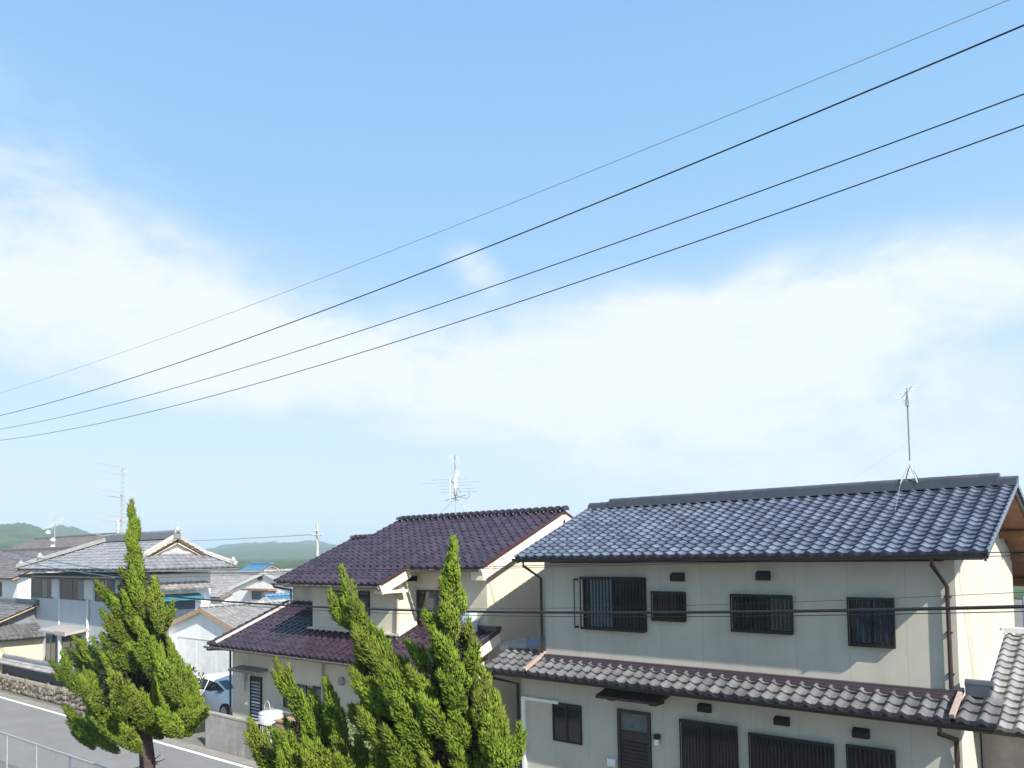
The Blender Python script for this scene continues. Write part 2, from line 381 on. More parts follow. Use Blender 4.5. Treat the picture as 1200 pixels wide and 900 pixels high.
hill('hills', [(-30, 652), (30, 632), (55, 621), (72, 617.5), (90, 620), (115, 628), (150, 640), (215, 650), (300, 655)], 1400, (.042, .070, .042), 4)
hill('hills', [(150, 652), (205, 650), (235, 645), (250, 643), (275, 639), (300, 637.5), (340, 636.5), (372, 636), (395, 640), (430, 640), (480, 642), (560, 640), (700, 638), (860, 636), (1000, 632), (1200, 630), (1400, 626)], 1750, (.040, .070, .045), 5)

# low wooded plain between the houses and the hills
tg = MB(); rs_ = np.random.default_rng(9); gx_ = np.linspace(-1500, 300, 150); gy_ = np.r_[np.linspace(95, 400, 60), np.linspace(420, 1300, 50)]
nx_ = len(gx_); zr_ = rs_.uniform(.05, 1, (len(gy_), nx_)) * np.minimum(1, (gy_ - 95) / 60)[:, None] * 3.2
tg.add([(x, y, float(zr_[j, i]) + .1) for j, y in enumerate(gy_) for i, x in enumerate(gx_)], [(j * nx_ + i, j * nx_ + i + 1, (j + 1) * nx_ + i + 1, (j + 1) * nx_ + i) for j in range(len(gy_) - 1) for i in range(nx_ - 1)], 0, True)
struct(tg.build('terrain', mat('wooded_plain', (.055, .085, .040), .95, .5, .05, spec=.1)))

# ------------------------------------------------------------------ windows
def window(root, x0, x1, z0, z1, Y, lattice=True, curtain=None, frame=black_metal, bars=.075, out=.11, two=True, shelf=False):
    f = MB(); t = .035; d = .05
    f.box(x0 - t, x1 + t, Y - d, Y + .02, z1, z1 + t); f.box(x0 - t, x1 + t, Y - d, Y + .02, z0 - t, z0)
    f.box(x0 - t, x0, Y - d, Y + .02, z0, z1); f.box(x1, x1 + t, Y - d, Y + .02, z0, z1)
    xm = (x0 + x1) / 2
    if two: f.box(xm - .03, xm + .03, Y - d + .004, Y, z0, z1)
    w_ = f.build('window', frame, root)
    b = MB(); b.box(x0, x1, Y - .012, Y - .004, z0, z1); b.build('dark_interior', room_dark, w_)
    if curtain:
        c0, c1, cm = curtain; c = MB(); n = 40; vs = []
        for i in range(n + 1):
            x = c0 + (c1 - c0) * i / n; y = Y - .020 + .005 * math.sin(i * 1.9) ; vs += [(x, y, z0 + .02), (x, y, z1 - .02)]
        c.add(vs, [(2 * i, 2 * i + 2, 2 * i + 3, 2 * i + 1) for i in range(n)], 0, True); c.build('curtain', cm, w_)
    p = MB(); p.add([(x0, Y - .032, z0), (x1, Y - .032, z0), (x1, Y - .032, z1), (x0, Y - .032, z1)], [(0, 1, 2, 3)]); p.build('pane', GLASS, w_)
    if lattice:
        l = MB(); y0 = Y - out
        l.box(x0 - .05, x1 + .05, y0, y0 + .035, z1 - .01, z1 + .05); l.box(x0 - .05, x1 + .05, y0, y0 + .035, z0 - .05, z0 + .01)
        n = max(2, round((x1 - x0) / bars))
        for i in range(n + 1):
            x = x0 - .04 + (x1 - x0 + .08) * i / n; l.box(x - .011, x + .011, y0 + .003, y0 + .026, z0 + .01, z1 - .01)
        for x in (x0 - .05, x1 + .02):
            l.box(x, x + .03, y0 + .035, Y - .05, z1, z1 + .03); l.box(x, x + .03, y0 + .035, Y - .05, z0 - .03, z0)
        l.build('lattice', frame, w_)
    return w_

def vent(root, x0, x1, z0, z1, Y, m_=black_metal):
    v = MB(); d = .12
    v.prism([(x0, Y, z0), (x0, Y - d, z0 + .01), (x0, Y - d, z1 - .05), (x0, Y - .02, z1), (x0, Y, z1)], (x1 - x0, 0, 0))
    for i in range(3): z = z0 + .04 + i * (z1 - z0 - .08) / 3; v.box(x0 + .02, x1 - .02, Y - d - .012, Y - d - .002, z, z + .018)
    v.build('vent_hood', m_, root)

def gutter(mb, a, b, r=.055, mi=0):
    a, b = Vector(a), Vector(b); d = (b - a).normalized(); s_ = d.cross(Vector((0, 0, 1))).normalized(); K = 9; u = Vector((0, 0, 1))
    ring = lambda p, q: [p + s_ * math.cos(math.pi * k / (K - 1)) * q - u * math.sin(math.pi * k / (K - 1)) * q for k in range(K)]
    for q, fl in ((r, 1), (r * .86, 0)):
        mb.add(ring(a, q) + ring(b, q), [(k, k + 1, K + k + 1, K + k) for k in range(K - 1)], mi, True)
    mb.add(ring(a, r), [tuple(range(K))], mi); mb.add(ring(b, r), [tuple(range(K))], mi)
    n = max(2, int((b - a).length / .9))
    for i in range(n + 1):
        p = a + (b - a) * (i / n); mb.obox(p + u * .006, d * .012, s_ * r * 1.05, u * .008, mi)

# ------------------------------------------------------------------ the near house (grey-cream, blue-grey tiles)
h = thing('house', 'near two-storey greyish cream house with blue-grey tiled gable roof and dark barred windows', 'house', (-7.6, 17.8, 0))
wl, wr, wf, wb = -12.0, -3.13, 15.1, 20.6
zE = 5.60; sl4 = .40
YE, YR, zEave, zRidge = 14.38, 17.48, 5.655, 6.895
wm = MB()
wm.box(wl - .8, wr, wf, wb, -.3, 3.0)
wm.box(wl, wr, wf, wb, 3.0, 5.50)
for x, dx in ((wr - .16, .16), (wl, .16)):
    wm.prism([(x, wf, 5.5), (x, wb, 5.5), (x, wb, 5.62), (x, YR, 6.74), (x, wf, 5.84)], (dx, 0, 0))
wm.build('wall', stucco, h)
V4 = Vector((0, 1, sl4)).normalized(); Lf = (Vector((0, YR, zRidge)) - Vector((0, YE, zEave))).length
xl, xr = -12.28, -2.52
rf = MB(); tiles(rf, (xl, YE, zEave), (1, 0, 0), V4, xr - xl, Lf, .265, .197, .031, .038, seed=1)
Vb = Vector((0, -1, sl4)).normalized(); YB = 22.7; zB = zRidge - sl4 * (YB - YR); Lb = (Vector((0, YR, zRidge)) - Vector((0, YB, zB))).length
tiles(rf, (xr, YB, zB), (-1, 0, 0), Vb, xr - xl, Lb, .265, .212, .026, .034, seed=2)
for sx in (xr + .012, xl - .03):                               # verge tiles hang over the gable edge
    for (O, V, Ln) in (((sx, YE, zEave), V4, Lf), ((sx, YB, zB), Vb, Lb)):
        n = round(Ln / .212)
        for i in range(n):
            a = Vector(O) + V * (i * Ln / n); b = Vector(O) + V * ((i + 1) * Ln / n)
            nn_ = Vector((0, -V.z * (1 if V.y > 0 else -1), abs(V.y)))
            rf.obox((a + b) / 2 + nn_ * .004, (b - a) / 2 * 1.04 + nn_ * -.010, Vector((.012, 0, 0)), nn_ * .042)
roof = rf.build('roof', tile_blue, h)
rg = MB(); ridge(rg, (-11.62, YR, zRidge + .0), (-2.80, YR, zRidge + .0), .28, .22, cap=.09); 
ridge(rg, (-2.80, YR, zRidge - .02), (-2.50, YR, zRidge - .02), .24, .16, cap=.075); ridge(rg, (-12.28, YR, zRidge - .02), (-11.62, YR, zRidge - .02), .24, .16, cap=.075)
rg.build('ridge', mat('slate_blue_ridge_tile', (.062, .070, .092), .4, .12, 5, attr='tint', attr_amt=.15), roof)
dk = MB(); slope_slab(dk, (xl + .02, YE + .05, zEave + .02), (1, 0, 0), V4, xr - xl - .04, Lf - .02, .035, -.06)
slope_slab(dk, (xr - .02, YB - .05, zB + .02), (-1, 0, 0), Vb, xr - xl - .04, Lb - .02, .035, -.06)
for x in np.arange(xl + .1, xr, .455):
    a = Vector((x, YE + .06, zEave - .06)); b = a + V4 * (Lf - .1); bar(dk, a, b, .05, .07)
    a = Vector((x, YB - .06, zB - .06)); b = a + Vb * (Lb - .1); bar(dk, a, b, .05, .07)
for y in (15.3, YR, 19.3, 20.5, 22.0):
    z = (zEave + sl4 * (y - YE) if y <= YR else zB + sl4 * (YB - y)) - .20
    bar(dk, (wr - .3, y, z), (xr - .06, y, z), .11, .15); bar(dk, (xl + .06, y, z), (wl + .3, y, z), .11, .15)
dk.build('eaves', warm_wood, roof)
def barpart(name, m_, parent, a, b, w_, h_):
    q = MB(); bar(q, a, b, w_, h_); return q.build(name, m_, parent)
for x in (xr - .03, xl + .01):
    a = Vector((x, YE + .02, zEave - .075)); barpart('barge_board', brown_metal, roof, a, a + V4 * (Lf - .02), .028, .15)
    a = Vector((x, YB - .02, zB - .075)); barpart('barge_board', brown_metal, roof, a, a + Vb * (Lb - .02), .028, .15)
barpart('fascia', brown_metal, roof, (xl + .04, YE + .03, zEave - .07), (xr - .05, YE + .03, zEave - .07), .03, .10)
gu = MB(); gutter(gu, (xl - .05, YE - .05, zEave - .045), (xr + .03, YE - .05, zEave - .045)); gu.build('gutter', brown_metal, roof)
dp = MB()
dp.tube([(-12.02, YE - .05, zEave - .09), (-12.02, YE - .05, zEave - .2), (-12.06, wf - .07, zEave - .52), (-12.06, wf - .07, 3.35)], .036, 8); dp.build('downpipe', brown_metal, h)
dp = MB(); dp.tube([(-3.30, YE - .05, zEave - .09), (-3.30, YE - .05, zEave - .2), (-3.24, wf - .07, zEave - .58), (-3.24, wf - .07, 3.35)], .036, 8)
for z in (3.6, 4.3, 4.9): dp.obox((-3.24, wf - .04, z), (.05, 0, 0), (0, .05, 0), (0, 0, .012))
dp.build('downpipe', brown_metal, h)
dp = MB(); dp.tube([(-2.75, 21.6, 5.0), (-2.95, 20.75, 4.6), (-2.98, 20.7, .2)], .04, 8); dp.build('downpipe', mat('blue_downpipe', (.10, .13, .28), .4), h)
# upper windows
w1 = window(h, -10.80, -9.20, 4.03, 5.14, wf, curtain=(-10.66, -9.98, curtain_m), bars=.085, out=.16)
lb = MB(); lb.tube([(-11.02, wf - .14, 4.0), (-11.02, wf - .14, 5.14)], .013, 6); lb.obox((-11.02, wf - .07, 5.12), (.02, 0, 0), (0, .07, 0), (0, 0, .02)); lb.obox((-11.02, wf - .07, 4.02), (.02, 0, 0), (0, .07, 0), (0, 0, .02)); lb.build('side_rail', black_metal, w1)
window(h, -8.95, -8.24, 4.30, 4.84, wf, bars=.06)
window(h, -7.12, -5.96, 4.16, 4.82, wf, bars=.075, curtain=(-6.36, -5.98, mat('grey_beige_blind', (.36, .34, .29), .9)))
w4 = window(h, -4.84, -4.14, 4.02, 4.81, wf, bars=.085, curtain=(-4.84, -4.14, mat('dim_blue_curtain', (.16, .20, .26), .9, .35, 6)))
vent(h, -8.51, -8.22, 5.10, 5.29, wf); vent(h, -6.61, -6.35, 5.14, 5.33, wf)
# lower roof
LE, zL = 14.35, 2.955; Vl = Vector((0, 1, .40)).normalized(); LL = .80
lr = MB(); tiles(lr, (-12.0, LE, zL), (1, 0, 0), Vl, 8.87, LL, .272, .235, .040, .046, seed=5)
tiles(lr, (-13.36, LE, zL), (1, 0, 0), Vl, 1.30, LL + .25, .272, .235, .040, .046, seed=6)
tiles(lr, (-3.06, LE - .02, zL + .02), (1, 0, 0), Vl, .58, LL, .29, .235, .040, .046, seed=7)
lroof = lr.build('lower_roof', tile_grey, h)
fl = MB(); bar(fl, (-12.0, wf - .05, 3.30), (-3.18, wf - .05, 3.30), .11, .05); bar(fl, (-12.0, wf - .08, 3.255), (-3.18, wf - .08, 3.255), .17, .045); bar(fl, (-12.0, wf - .11, 3.21), (-3.18, wf - .11, 3.21), .21, .045)
fl.build('flashing', mat('plum_brown_flashing', (.055, .040, .050), .5, .1, 4), lroof)
for x in (-12.03, -3.10):
    a = Vector((x, LE - .03, zL + .075)); barpart('mortar_seam', pink_mortar, lroof, a, a + Vl * (LL + .06), .075, .07)
fb = MB(); bar(fb, (-3.02, wf - .05, 3.36), (-2.66, wf - .05, 3.36), .20, .17); fb.tube([(-3.03, wf - .06, 3.47), (-2.62, wf - .06, 3.47)], .075, 10); fb.build('corner_ridge', mat('slate_blue_ridge_tile', (.062, .070, .092)), lroof)
hp = MB(); bar(hp, (-13.62, 15.34, 3.34), (-12.75, 15.34, 3.48), .16, .15); hp.tube([(-13.65, 15.34, 3.43), (-12.75, 15.34, 3.58)], .06, 10); hp.build('side_ridge', tile_silver, lroof)
hb = MB(); bar(hb, (-12.75, 15.35, 3.50), (-12.04, 15.35, 3.64), .17, .20); hb.build('blue_flashing', blue_flash, lroof)
lf = MB(); slope_slab(lf, (-13.3, LE + .06, zL), (1, 0, 0), Vl, 10.8, .72, .05, -.06); bar(lf, (-13.3, LE + .05, zL - .08), (-2.55, LE + .05, zL - .08), .03, .12); lf.build('lower_eaves', dark_wood, lroof)
gu = MB(); gutter(gu, (-13.35, LE - .05, zL - .055), (-2.50, LE - .05, zL - .055)); gu.build('gutter', black_metal, lroof)
dp = MB(); dp.tube([(-13.0, LE - .05, zL - .09), (-13.0, LE - .05, zL - .2), (-12.86, wf - .06, zL - .42), (-12.86, wf - .06, .1)], .04, 8); dp.build('downpipe', black_metal, h)
dp = MB(); dp.tube([(-3.28, LE - .05, zL - .09), (-3.28, LE - .05, zL - .22), (-3.20, wf - .06, zL - .44), (-3.20, wf - .06, 2.15)], .045, 8); dp.tube([(-3.20, wf - .06, 2.15), (-3.20, wf - .06, .1)], .036, 8); dp.build('downpipe', brown_metal, h)
# ground floor
window(h, -11.77, -11.01, 1.33, 2.16, wf, lattice=False, curtain=(-11.36, -11.03, mat('dull_olive_blind', (.045, .045, .035), .9)))
window(h, -8.34, -7.17, 1.12, 2.18, wf, bars=.07); window(h, -6.82, -5.28, 1.05, 2.10, wf, bars=.07); window(h, -4.95, -4.22, 1.10, 2.14, wf, bars=.07)
for a in ((-7.96, -7.69, 2.42, 2.60), (-6.34, -6.06, 2.36, 2.53), (-4.88, -4.60, 2.32, 2.50)): vent(h, *a, wf)
dr = MB(); dr.box(-9.97, -9.90, wf - .06, wf + .02, .1, 2.25); dr.box(-9.20, -9.13, wf - .06, wf + .02, .1, 2.25); dr.box(-9.90, -9.20, wf - .06, wf + .02, 2.18, 2.25); dr.box(-9.90, -9.20, wf - .045, wf, 1.70, 1.80)
dr.box(-9.90, -9.20, wf - .03, wf - .005, .1, 1.70)
for i in range(17): z = .2 + i * .085; dr.obox((-9.55, wf - .04, z), (.33, 0, 0), (0, .014, .012), (0, -.004, .006))
door = dr.build('door', dark_wood, h)
p = MB(); p.add([(-9.90, wf - .02, 1.80), (-9.20, wf - .02, 1.80), (-9.20, wf - .02, 2.18), (-9.90, wf - .02, 2.18)], [(0, 1, 2, 3)]); p.build('pane', mat('frosted_glass', (.09, .11, .12), .25, .3, 5), door)
cn = MB(); cn.prism([(-10.2, wf, 2.74), (-10.2, wf - .55, 2.60), (-10.2, wf - .55, 2.54), (-10.2, wf, 2.64)], (1.55, 0, 0))
for x in (-10.0, -8.95): cn.box(x, x + .16, wf - .38, wf, 2.48, 2.58)
for x in np.arange(-10.1, -8.7, .28): cn.obox((x, wf - .27, 2.685), (.012, 0, 0), (0, .27, .069), (0, 0, .01))
cn.build('door_canopy', dark_wood, h)
la = MB(); la.box(-9.02, -8.90, wf - .10, wf, 1.72, 1.82); la.tube([(-8.96, wf - .08, 1.72), (-8.96, wf - .08, 1.60)], .055, 12, 1); la.build('porch_lamp', [black_metal, white_pvc], h)
du = MB(); du.box(-12.76, -12.66, wf - .07, wf, .3, 2.24); du.box(-12.66, -11.62, wf - .07, wf, 2.16, 2.24); du.build('cable_duct', white_pvc, h, .006)
mb_ = MB(); mb_.box(-10.25, -10.05, wf - .08, wf, .95, 1.12); mb_.build('meter_box', white_pvc, h, .01)
ba = MB(); ba.box(wl - .82, wr + .02, wf - .02, wf + .1, -.3, .35); ba.build('plinth', mat('plinth_concrete', (.33, .32, .29), .9), h)

# antennas
def yagi(mb, c, d, n, length, el_len, r=.007, vertical=False):
    c = Vector(c); d = Vector(d).normalized(); s_ = Vector((0, 0, 1)) if vertical else d.cross(Vector((0, 0, 1))).normalized()
    mb.tube([c - d * length * .5, c + d * length * .5], r * 1.6, 6)
    for i in range(n):
        p = c + d * (length * (i / (n - 1) - .5)); l = el_len * (1 - .35 * i / (n - 1)) / 2; mb.tube([p - s_ * l, p + s_ * l], r, 5)

def roof_antenna(label, foot, zt, group='television aerials on the roofs', legs=True, spread=.28, lean=0):
    x, y, z = foot; t = thing('antenna', label, 'antenna', (x, y, z), group)
    ma = MB(); ma.tube([(x, y, z + (.45 if legs else 0)), (x, y, zt)], .015, 8); ma.build('mast', dull_steel, t)
    if legs:
        for sx, sy in ((-1, -1), (1, -1), (-1, 1), (1, 1)):
            l = MB(); l.tube([(x, y, z + (.55 if spread > .3 else .38)), (x + sx * spread, y + sy * spread, z - .02)], .013, 6); l.build('leg', steel, t)
    return t
ax, ay = -4.35, YR; zt = at(1052, 456, Y=ay).z
t = roof_antenna('tall slim aerial mast with small head on the near blue-grey roof ridge', (ax, ay, zRidge + .16), zt, spread=.16)
q = MB(); yagi(q, (ax, ay, zt - .08), (.55, -.75, .25), 8, .55, .34, .004); q.obox((ax, ay - .02, zt - .32), (.035, 0, 0), (0, .03, 0), (0, 0, .06)); yagi(q, (ax - .02, ay, zt - .2), (.4, -1, .9), 5, .3, .12, .004); q.build('receiver', steel, t)
q = MB()
for dx, dy in ((-1.6, -.0), (1.5, .0), (0, -1.2)): q.tube([(ax, ay, zt - 1.1), (ax + dx, ay + dy, zRidge + .02 - abs(dy) * .4)], .0012, 4)
q.build('guy_wires', steel, t)

# ------------------------------------------------------------------ lean-to beside the near house
h = thing('lean_to', 'low lean-to with silver-grey tiles against the sunlit side of the near house', 'lean-to', (-1, 17.5, 0))
V = Vector((0, 1, .44)).normalized(); mb = MB(); A0 = (-3.06, 15.92, 2.60)
tiles(mb, A0, (1, 0, 0), V, 4.3, 3.3, .272, .225, .036, .042, seed=9); r_ = mb.build('roof', tile_silver, h)
mb = MB(); a = Vector((-3.09, 15.95, 2.69)); bar(mb, a, a + V * 3.34, .07, .10); bar(mb, (-3.1, 18.95, 4.02), (1.3, 18.95, 4.02), .25, .10); mb.build('verge_flashing', mat('pale_sheet_flashing', (.50, .50, .50), .45, .1, 3), r_)
mb = MB(); slope_slab(mb, (-3.1, 15.98, 2.60), (1, 0, 0), V, 4.3, 3.2, .06, -.06); bar(mb, (-3.1, 15.97, 2.55), (1.2, 15.97, 2.55), .03, .14); mb.build('eaves', dark_wood, r_)
mb = MB(); mb.box(-3.10, 1.2, 16.5, 18.9, -.2, 2.62); mb.build('wall', mat('stained_pinkish_render', (.30, .235, .215), .9, .2, 1.2, stain=(.50, .45, .38), stain_amt=.85, stain_scale=1.1), h)

# ------------------------------------------------------------------ middle house (cream, purple tiles)
h = thing('house', 'cream two-storey house with purple-brown tiled gables behind the juniper trees', 'house', (-19, 17.5, 0))
gX, gY = -14.23, 15.454                    # right gable wall and recessed front wall
bx0, bx1, bY = -20.98, -16.94, 14.75       # projecting upper block
lowX0, lowY, lowZ, lY0 = -24.62, 13.4, 2.90, 14.1
wm = MB()
wm.box(lowX0, gX, lY0 if False else 14.12, 21.4, -.3, 2.95)          # ground floor
wm.box(bx0, bx1, bY, 15.6, 2.95, 5.15); wm.box(bx0, gX, gY, 21.4, 2.95, 5.45)
wm.prism([(gX - .16, gY, 5.45), (gX - .16, 21.4, 5.45), (gX - .16, 18.44, 6.78), (gX - .16, gY, 5.50)], (.16, 0, 0))
wm.prism([(bx1 - .1, bY, 5.0), (bx1 - .1, gY + .1, 5.0), (bx1 - .1, gY + .1, 5.52), (bx1 - .1, bY, 5.22)], (.1, 0, 0))
wm.box(-24.75, bx0, 16.55, 21.6, 2.95, 4.92)
wm.build('wall', cream, h)
s3 = .43; V = Vector((0, 1, s3)).normalized(); Vb = Vector((0, -1, s3)).normalized(); rY, rZ, eY, eZ = 18.44, 6.92, 14.9, 5.40
up = MB(); kw = dict(tw=.30, tc=.275, amp=.052, th=.034)
tiles(up, (-21.1, eY, eZ), (1, 0, 0), V, 7.22, 3.54 * math.hypot(1, s3), seed=21, **kw)
tiles(up, (-21.1, 13.9, eZ - s3 * 1.0), (1, 0, 0), V, 4.42, 1.0 * math.hypot(1, s3), seed=22, **kw)
tiles(up, (-13.88, 21.98, eZ), (-1, 0, 0), Vb, 7.22, 3.54 * math.hypot(1, s3), seed=23, **kw)
tiles(up, (-24.95, 15.9, 4.88), (1, 0, 0), V, 3.9, 3.5 * math.hypot(1, .45), seed=24, **kw)
tiles(up, (-21.05, 22.9, 4.88), (-1, 0, 0), Vb, 3.9, 3.5 * math.hypot(1, .45), seed=25, **kw)
roof = up.build('roof', tile_purple, h)
for a, b in (((-21.15, rY, rZ + .07), (-13.82, rY, rZ + .07)), ((-25.0, 19.4, 6.44), (-21.1, 19.4, 6.44))):
    q = MB(); roll_ridge(q, a, b, .13, .27); q.build('ridge', tile_purple, roof)
q = MB(); hy = math.hypot(1, s3)
slope_slab(q, (-21.05, eY + .05, eZ - .01), (1, 0, 0), V, 7.12, 3.5 * hy, .06, -.06); slope_slab(q, (-21.05, 13.95, eZ - s3 - .01 + .02), (1, 0, 0), V, 4.3, 1.0 * hy, .06, -.06)
slope_slab(q, (-13.93, 21.9, eZ - .01), (-1, 0, 0), Vb, 7.12, 3.5 * hy, .06, -.06)
slope_slab(q, (-24.9, 15.95, 4.87), (1, 0, 0), V, 3.9, 3.4 * hy, .06, -.06); slope_slab(q, (-21.05, 22.8, 4.87), (-1, 0, 0), Vb, 3.9, 3.4 * hy, .06, -.06)
q.build('eaves', mat('tan_soffit_board', (.50, .36, .22), .7, .1, 3), roof)
def barge(parent, x, y0, z0, V, Ln, d=.30, t_=.05):
    a = Vector((x, y0, z0 - d * .55)); barpart('barge_board', cream_trim, parent, a, a + V * Ln, t_, d)
barge(roof, -13.90, eY + .02, eZ - .02, V, 3.52 * hy); barge(roof, -13.90, 21.95, eZ - .02, Vb, 3.52 * hy); barge(roof, -16.70, 13.92, eZ - s3 - .02, V, 1.02 * hy, .26)
barpart('eave_return', cream_trim, roof, (-14.3, eY + .08, eZ - .23), (-13.86, eY + .08, eZ - .23), .10, .20)
q = MB(); q.box(-17.0, -16.66, 13.96, 14.85, 4.72, 4.80); q.build('eave_return', cream_trim, roof)
vm = mat('brown_verge_metal', (.055, .022, .016), .45)
for (x, y0, z0, n_) in ((-13.865, eY, eZ, 3.55), (-16.665, 13.9, eZ - s3, 1.02)):
    a = Vector((x, y0, z0 + .01)); barpart('verge', vm, roof, a, a + V * n_ * hy, .035, .08)
a = Vector((-13.865, 21.98, eZ)); barpart('verge', vm, roof, a, a + Vb * 3.55 * hy, .035, .06)
q = MB(); gutter(q, (-21.1, 13.84, eZ - s3 - .07), (-16.7, 13.84, eZ - s3 - .07), .06); gutter(q, (-16.65, eY - .06, eZ - .06), (-13.9, eY - .06, eZ - .06), .06); gutter(q, (-24.95, 15.84, 4.82), (-21.1, 15.84, 4.82), .06)
q.build('gutter', mat('grey_brown_gutter', (.15, .13, .12), .45), roof)
q = MB(); q.tube([(-16.85, 13.85, 4.88), (-16.85, 13.85, 4.8), (-16.92, bY - .05, 4.62), (-16.99, bY - .05, 3.15)], .038, 8); q.build('downpipe', mat('beige_pipe', (.52, .46, .38), .5), h)
q = MB(); q.tube([(-24.9, 15.85, 4.76), (-24.9, 15.9, 4.68), (-24.78, 16.5, 4.55), (-24.78, 16.5, 3.8)], .04, 8); q.build('downpipe', brown_metal, h)
q = MB(); q.tube([(-19.55, 14.06, 2.75), (-19.55, 14.06, .1)], .035, 8); q.build('downpipe', grey_pvc, h)
# lower roof
Vl = Vector((0, 1, .40)).normalized(); hl = math.hypot(1, .4)
lr = MB(); LRx1 = -13.85
tiles(lr, (-25.0, lowY, lowZ), (1, 0, 0), Vl, 25.0 + LRx1, 1.4 * hl, seed=26, **kw)
def band(x0, x1, y0, y1, sd): tiles(lr, (x0, y0, lowZ + .4 * (y0 - lowY)), (1, 0, 0), Vl, x1 - x0, (y1 - y0) * hl, seed=sd, eave=False, **kw)
band(-25.0, bx0, lowY + 1.4, 16.5, 27); band(bx1, LRx1, lowY + 1.4, gY, 28)
lroof = lr.build('lower_roof', tile_purple, h)
q = MB(); slope_slab(q, (-24.95, lowY + .05, lowZ - .01), (1, 0, 0), Vl, 4.1, 3.1 * hl, .06, -.06); slope_slab(q, (-20.9, lowY + .05, lowZ - .01), (1, 0, 0), Vl, 7.0, 1.3 * hl, .06, -.06); slope_slab(q, (bx1, lowY + 1.35, lowZ + .52), (1, 0, 0), Vl, LRx1 - bx1 - .05, .7 * hl, .06, -.06)
q.build('lower_eaves', mat('tan_soffit_board', (.5, .36, .22)), lroof)
q = MB()
a = Vector((-24.42, lowY, lowZ + .10)); barpart('verge_strip', mat('pale_pinkish_flashing', (.52, .46, .42), .5), lroof, a, a + Vl * 2.95 * hl, .07, .07)
bar(q, (bx0 - .12, bY - .06, lowZ + .4 * (bY - lowY) + .10), (bx1 + .06, bY - .06, lowZ + .4 * (bY - lowY) + .10), .14, .05)
a = Vector((bx1 + .05, bY - .1, lowZ + .4 * (bY - lowY) + .10)); barpart('side_flashing', mat('pale_pinkish_flashing', (.52, .46, .42), .5), lroof, a, a + Vl * .75, .10, .10)
q.build('flashing', mat('pale_pinkish_flashing', (.52, .46, .42), .5), lroof)
barge(lroof, LRx1 + .02, lowY + .02, lowZ - .02, Vl, 2.05 * hl, .26)
a = Vector((LRx1 + .02, lowY, lowZ + .04)); barpart('verge', tile_purple, lroof, a, a + Vl * 2.05 * hl, .08, .12); barpart('top_ridge', tile_purple, lroof, (-15.4, gY - .06, 3.80), (LRx1 + .08, gY - .06, 3.80), .2, .12)
q = MB(); gutter(q, (-25.0, lowY - .06, lowZ - .06), (LRx1, lowY - .06, lowZ - .06), .055); q.build('gutter', mat('grey_brown_gutter', (.15, .13, .12)), lroof)
q = MB(); q.tube([(-24.85, lowY - .06, lowZ - .1), (-24.85, lowY - .06, lowZ - .16), (-24.66, 14.06, lowZ - .24), (-24.66, 14.06, .1)], .035, 8); q.build('downpipe', brown_metal, h)
# openings
window(h, -18.62, -18.22, 4.03, 4.68, bY, lattice=False, two=False); window(h, -19.9, -19.3, 4.03, 4.68, bY, lattice=False, two=False)
window(h, -16.88, -15.35, 3.66, 4.72, gY, lattice=False, frame=mat('bronze_sash', (.045, .035, .03), .4), curtain=(-16.55, -15.4, mat('grey_lace_curtain', (.42, .42, .40), .9, .2, 8)))
q = MB(); q.box(-16.0, -15.3, gY - .08, gY, 4.86, 4.93); q.build('shutter_track', cream_trim, h)
pY = 14.12
window(h, -21.55, -20.40, 1.16, 1.86, pY, lattice=False, curtain=(-21.0, -20.42, mat('dim_teal_curtain', (.18, .23, .25), .9)), frame=mat('bronze_sash', (.045, .035, .03)))
window(h, -20.02, -19.62, 1.16, 1.88, pY, lattice=False, two=False, curtain=(-19.85, -19.66, mat('grey_lace_curtain', (.42, .42, .4))))
q = MB(); q.box(-23.48, -23.42, pY - .05, pY, .1, 1.92); q.box(-22.88, -22.82, pY - .05, pY, .1, 1.92); q.box(-23.42, -22.88, pY - .05, pY, 1.86, 1.92); q.box(-23.42, -22.88, pY - .012, pY - .002, .1, 1.86)
door = q.build('door', black_metal, h)
q = MB()
for i in range(15): z = .25 + i * .105; q.obox((-23.15, pY - .03, z), (.26, 0, 0), (0, .018, .022), (0, -.004, .004))
q.build('louvre', mat('grey_louvre_slat', (.30, .32, .33), .4), door)
q = MB(); q.prism([(-24.05, pY, 2.22), (-24.05, pY - .5, 2.14), (-24.05, pY - .5, 2.09), (-24.05, pY, 2.14)], (1.55, 0, 0)); q.build('door_canopy', mat('grey_brown_canopy', (.16, .145, .135), .5), h)
q = MB(); q.box(-23.84, -23.72, pY - .1, pY, 1.72, 1.98); q.tube([(-23.74, pY - .08, 1.72), (-23.74, pY - .08, 1.4)], .03, 8); q.build('gas_pipe_box', grey_pvc, h)
q = MB(); q.tube([(-21.22, pY, 2.23), (-21.22, pY - .08, 2.23)], .075, 14); q.build('vent_cap', mat('rusty_brown_vent', (.12, .06, .03), .6), h)
q = MB(); q.tube([(-18.65, pY, 2.18), (-18.65, pY - .09, 2.18)], .12, 16); q.build('vent_cap', mat('grey_vent', (.25, .25, .25), .5), h)
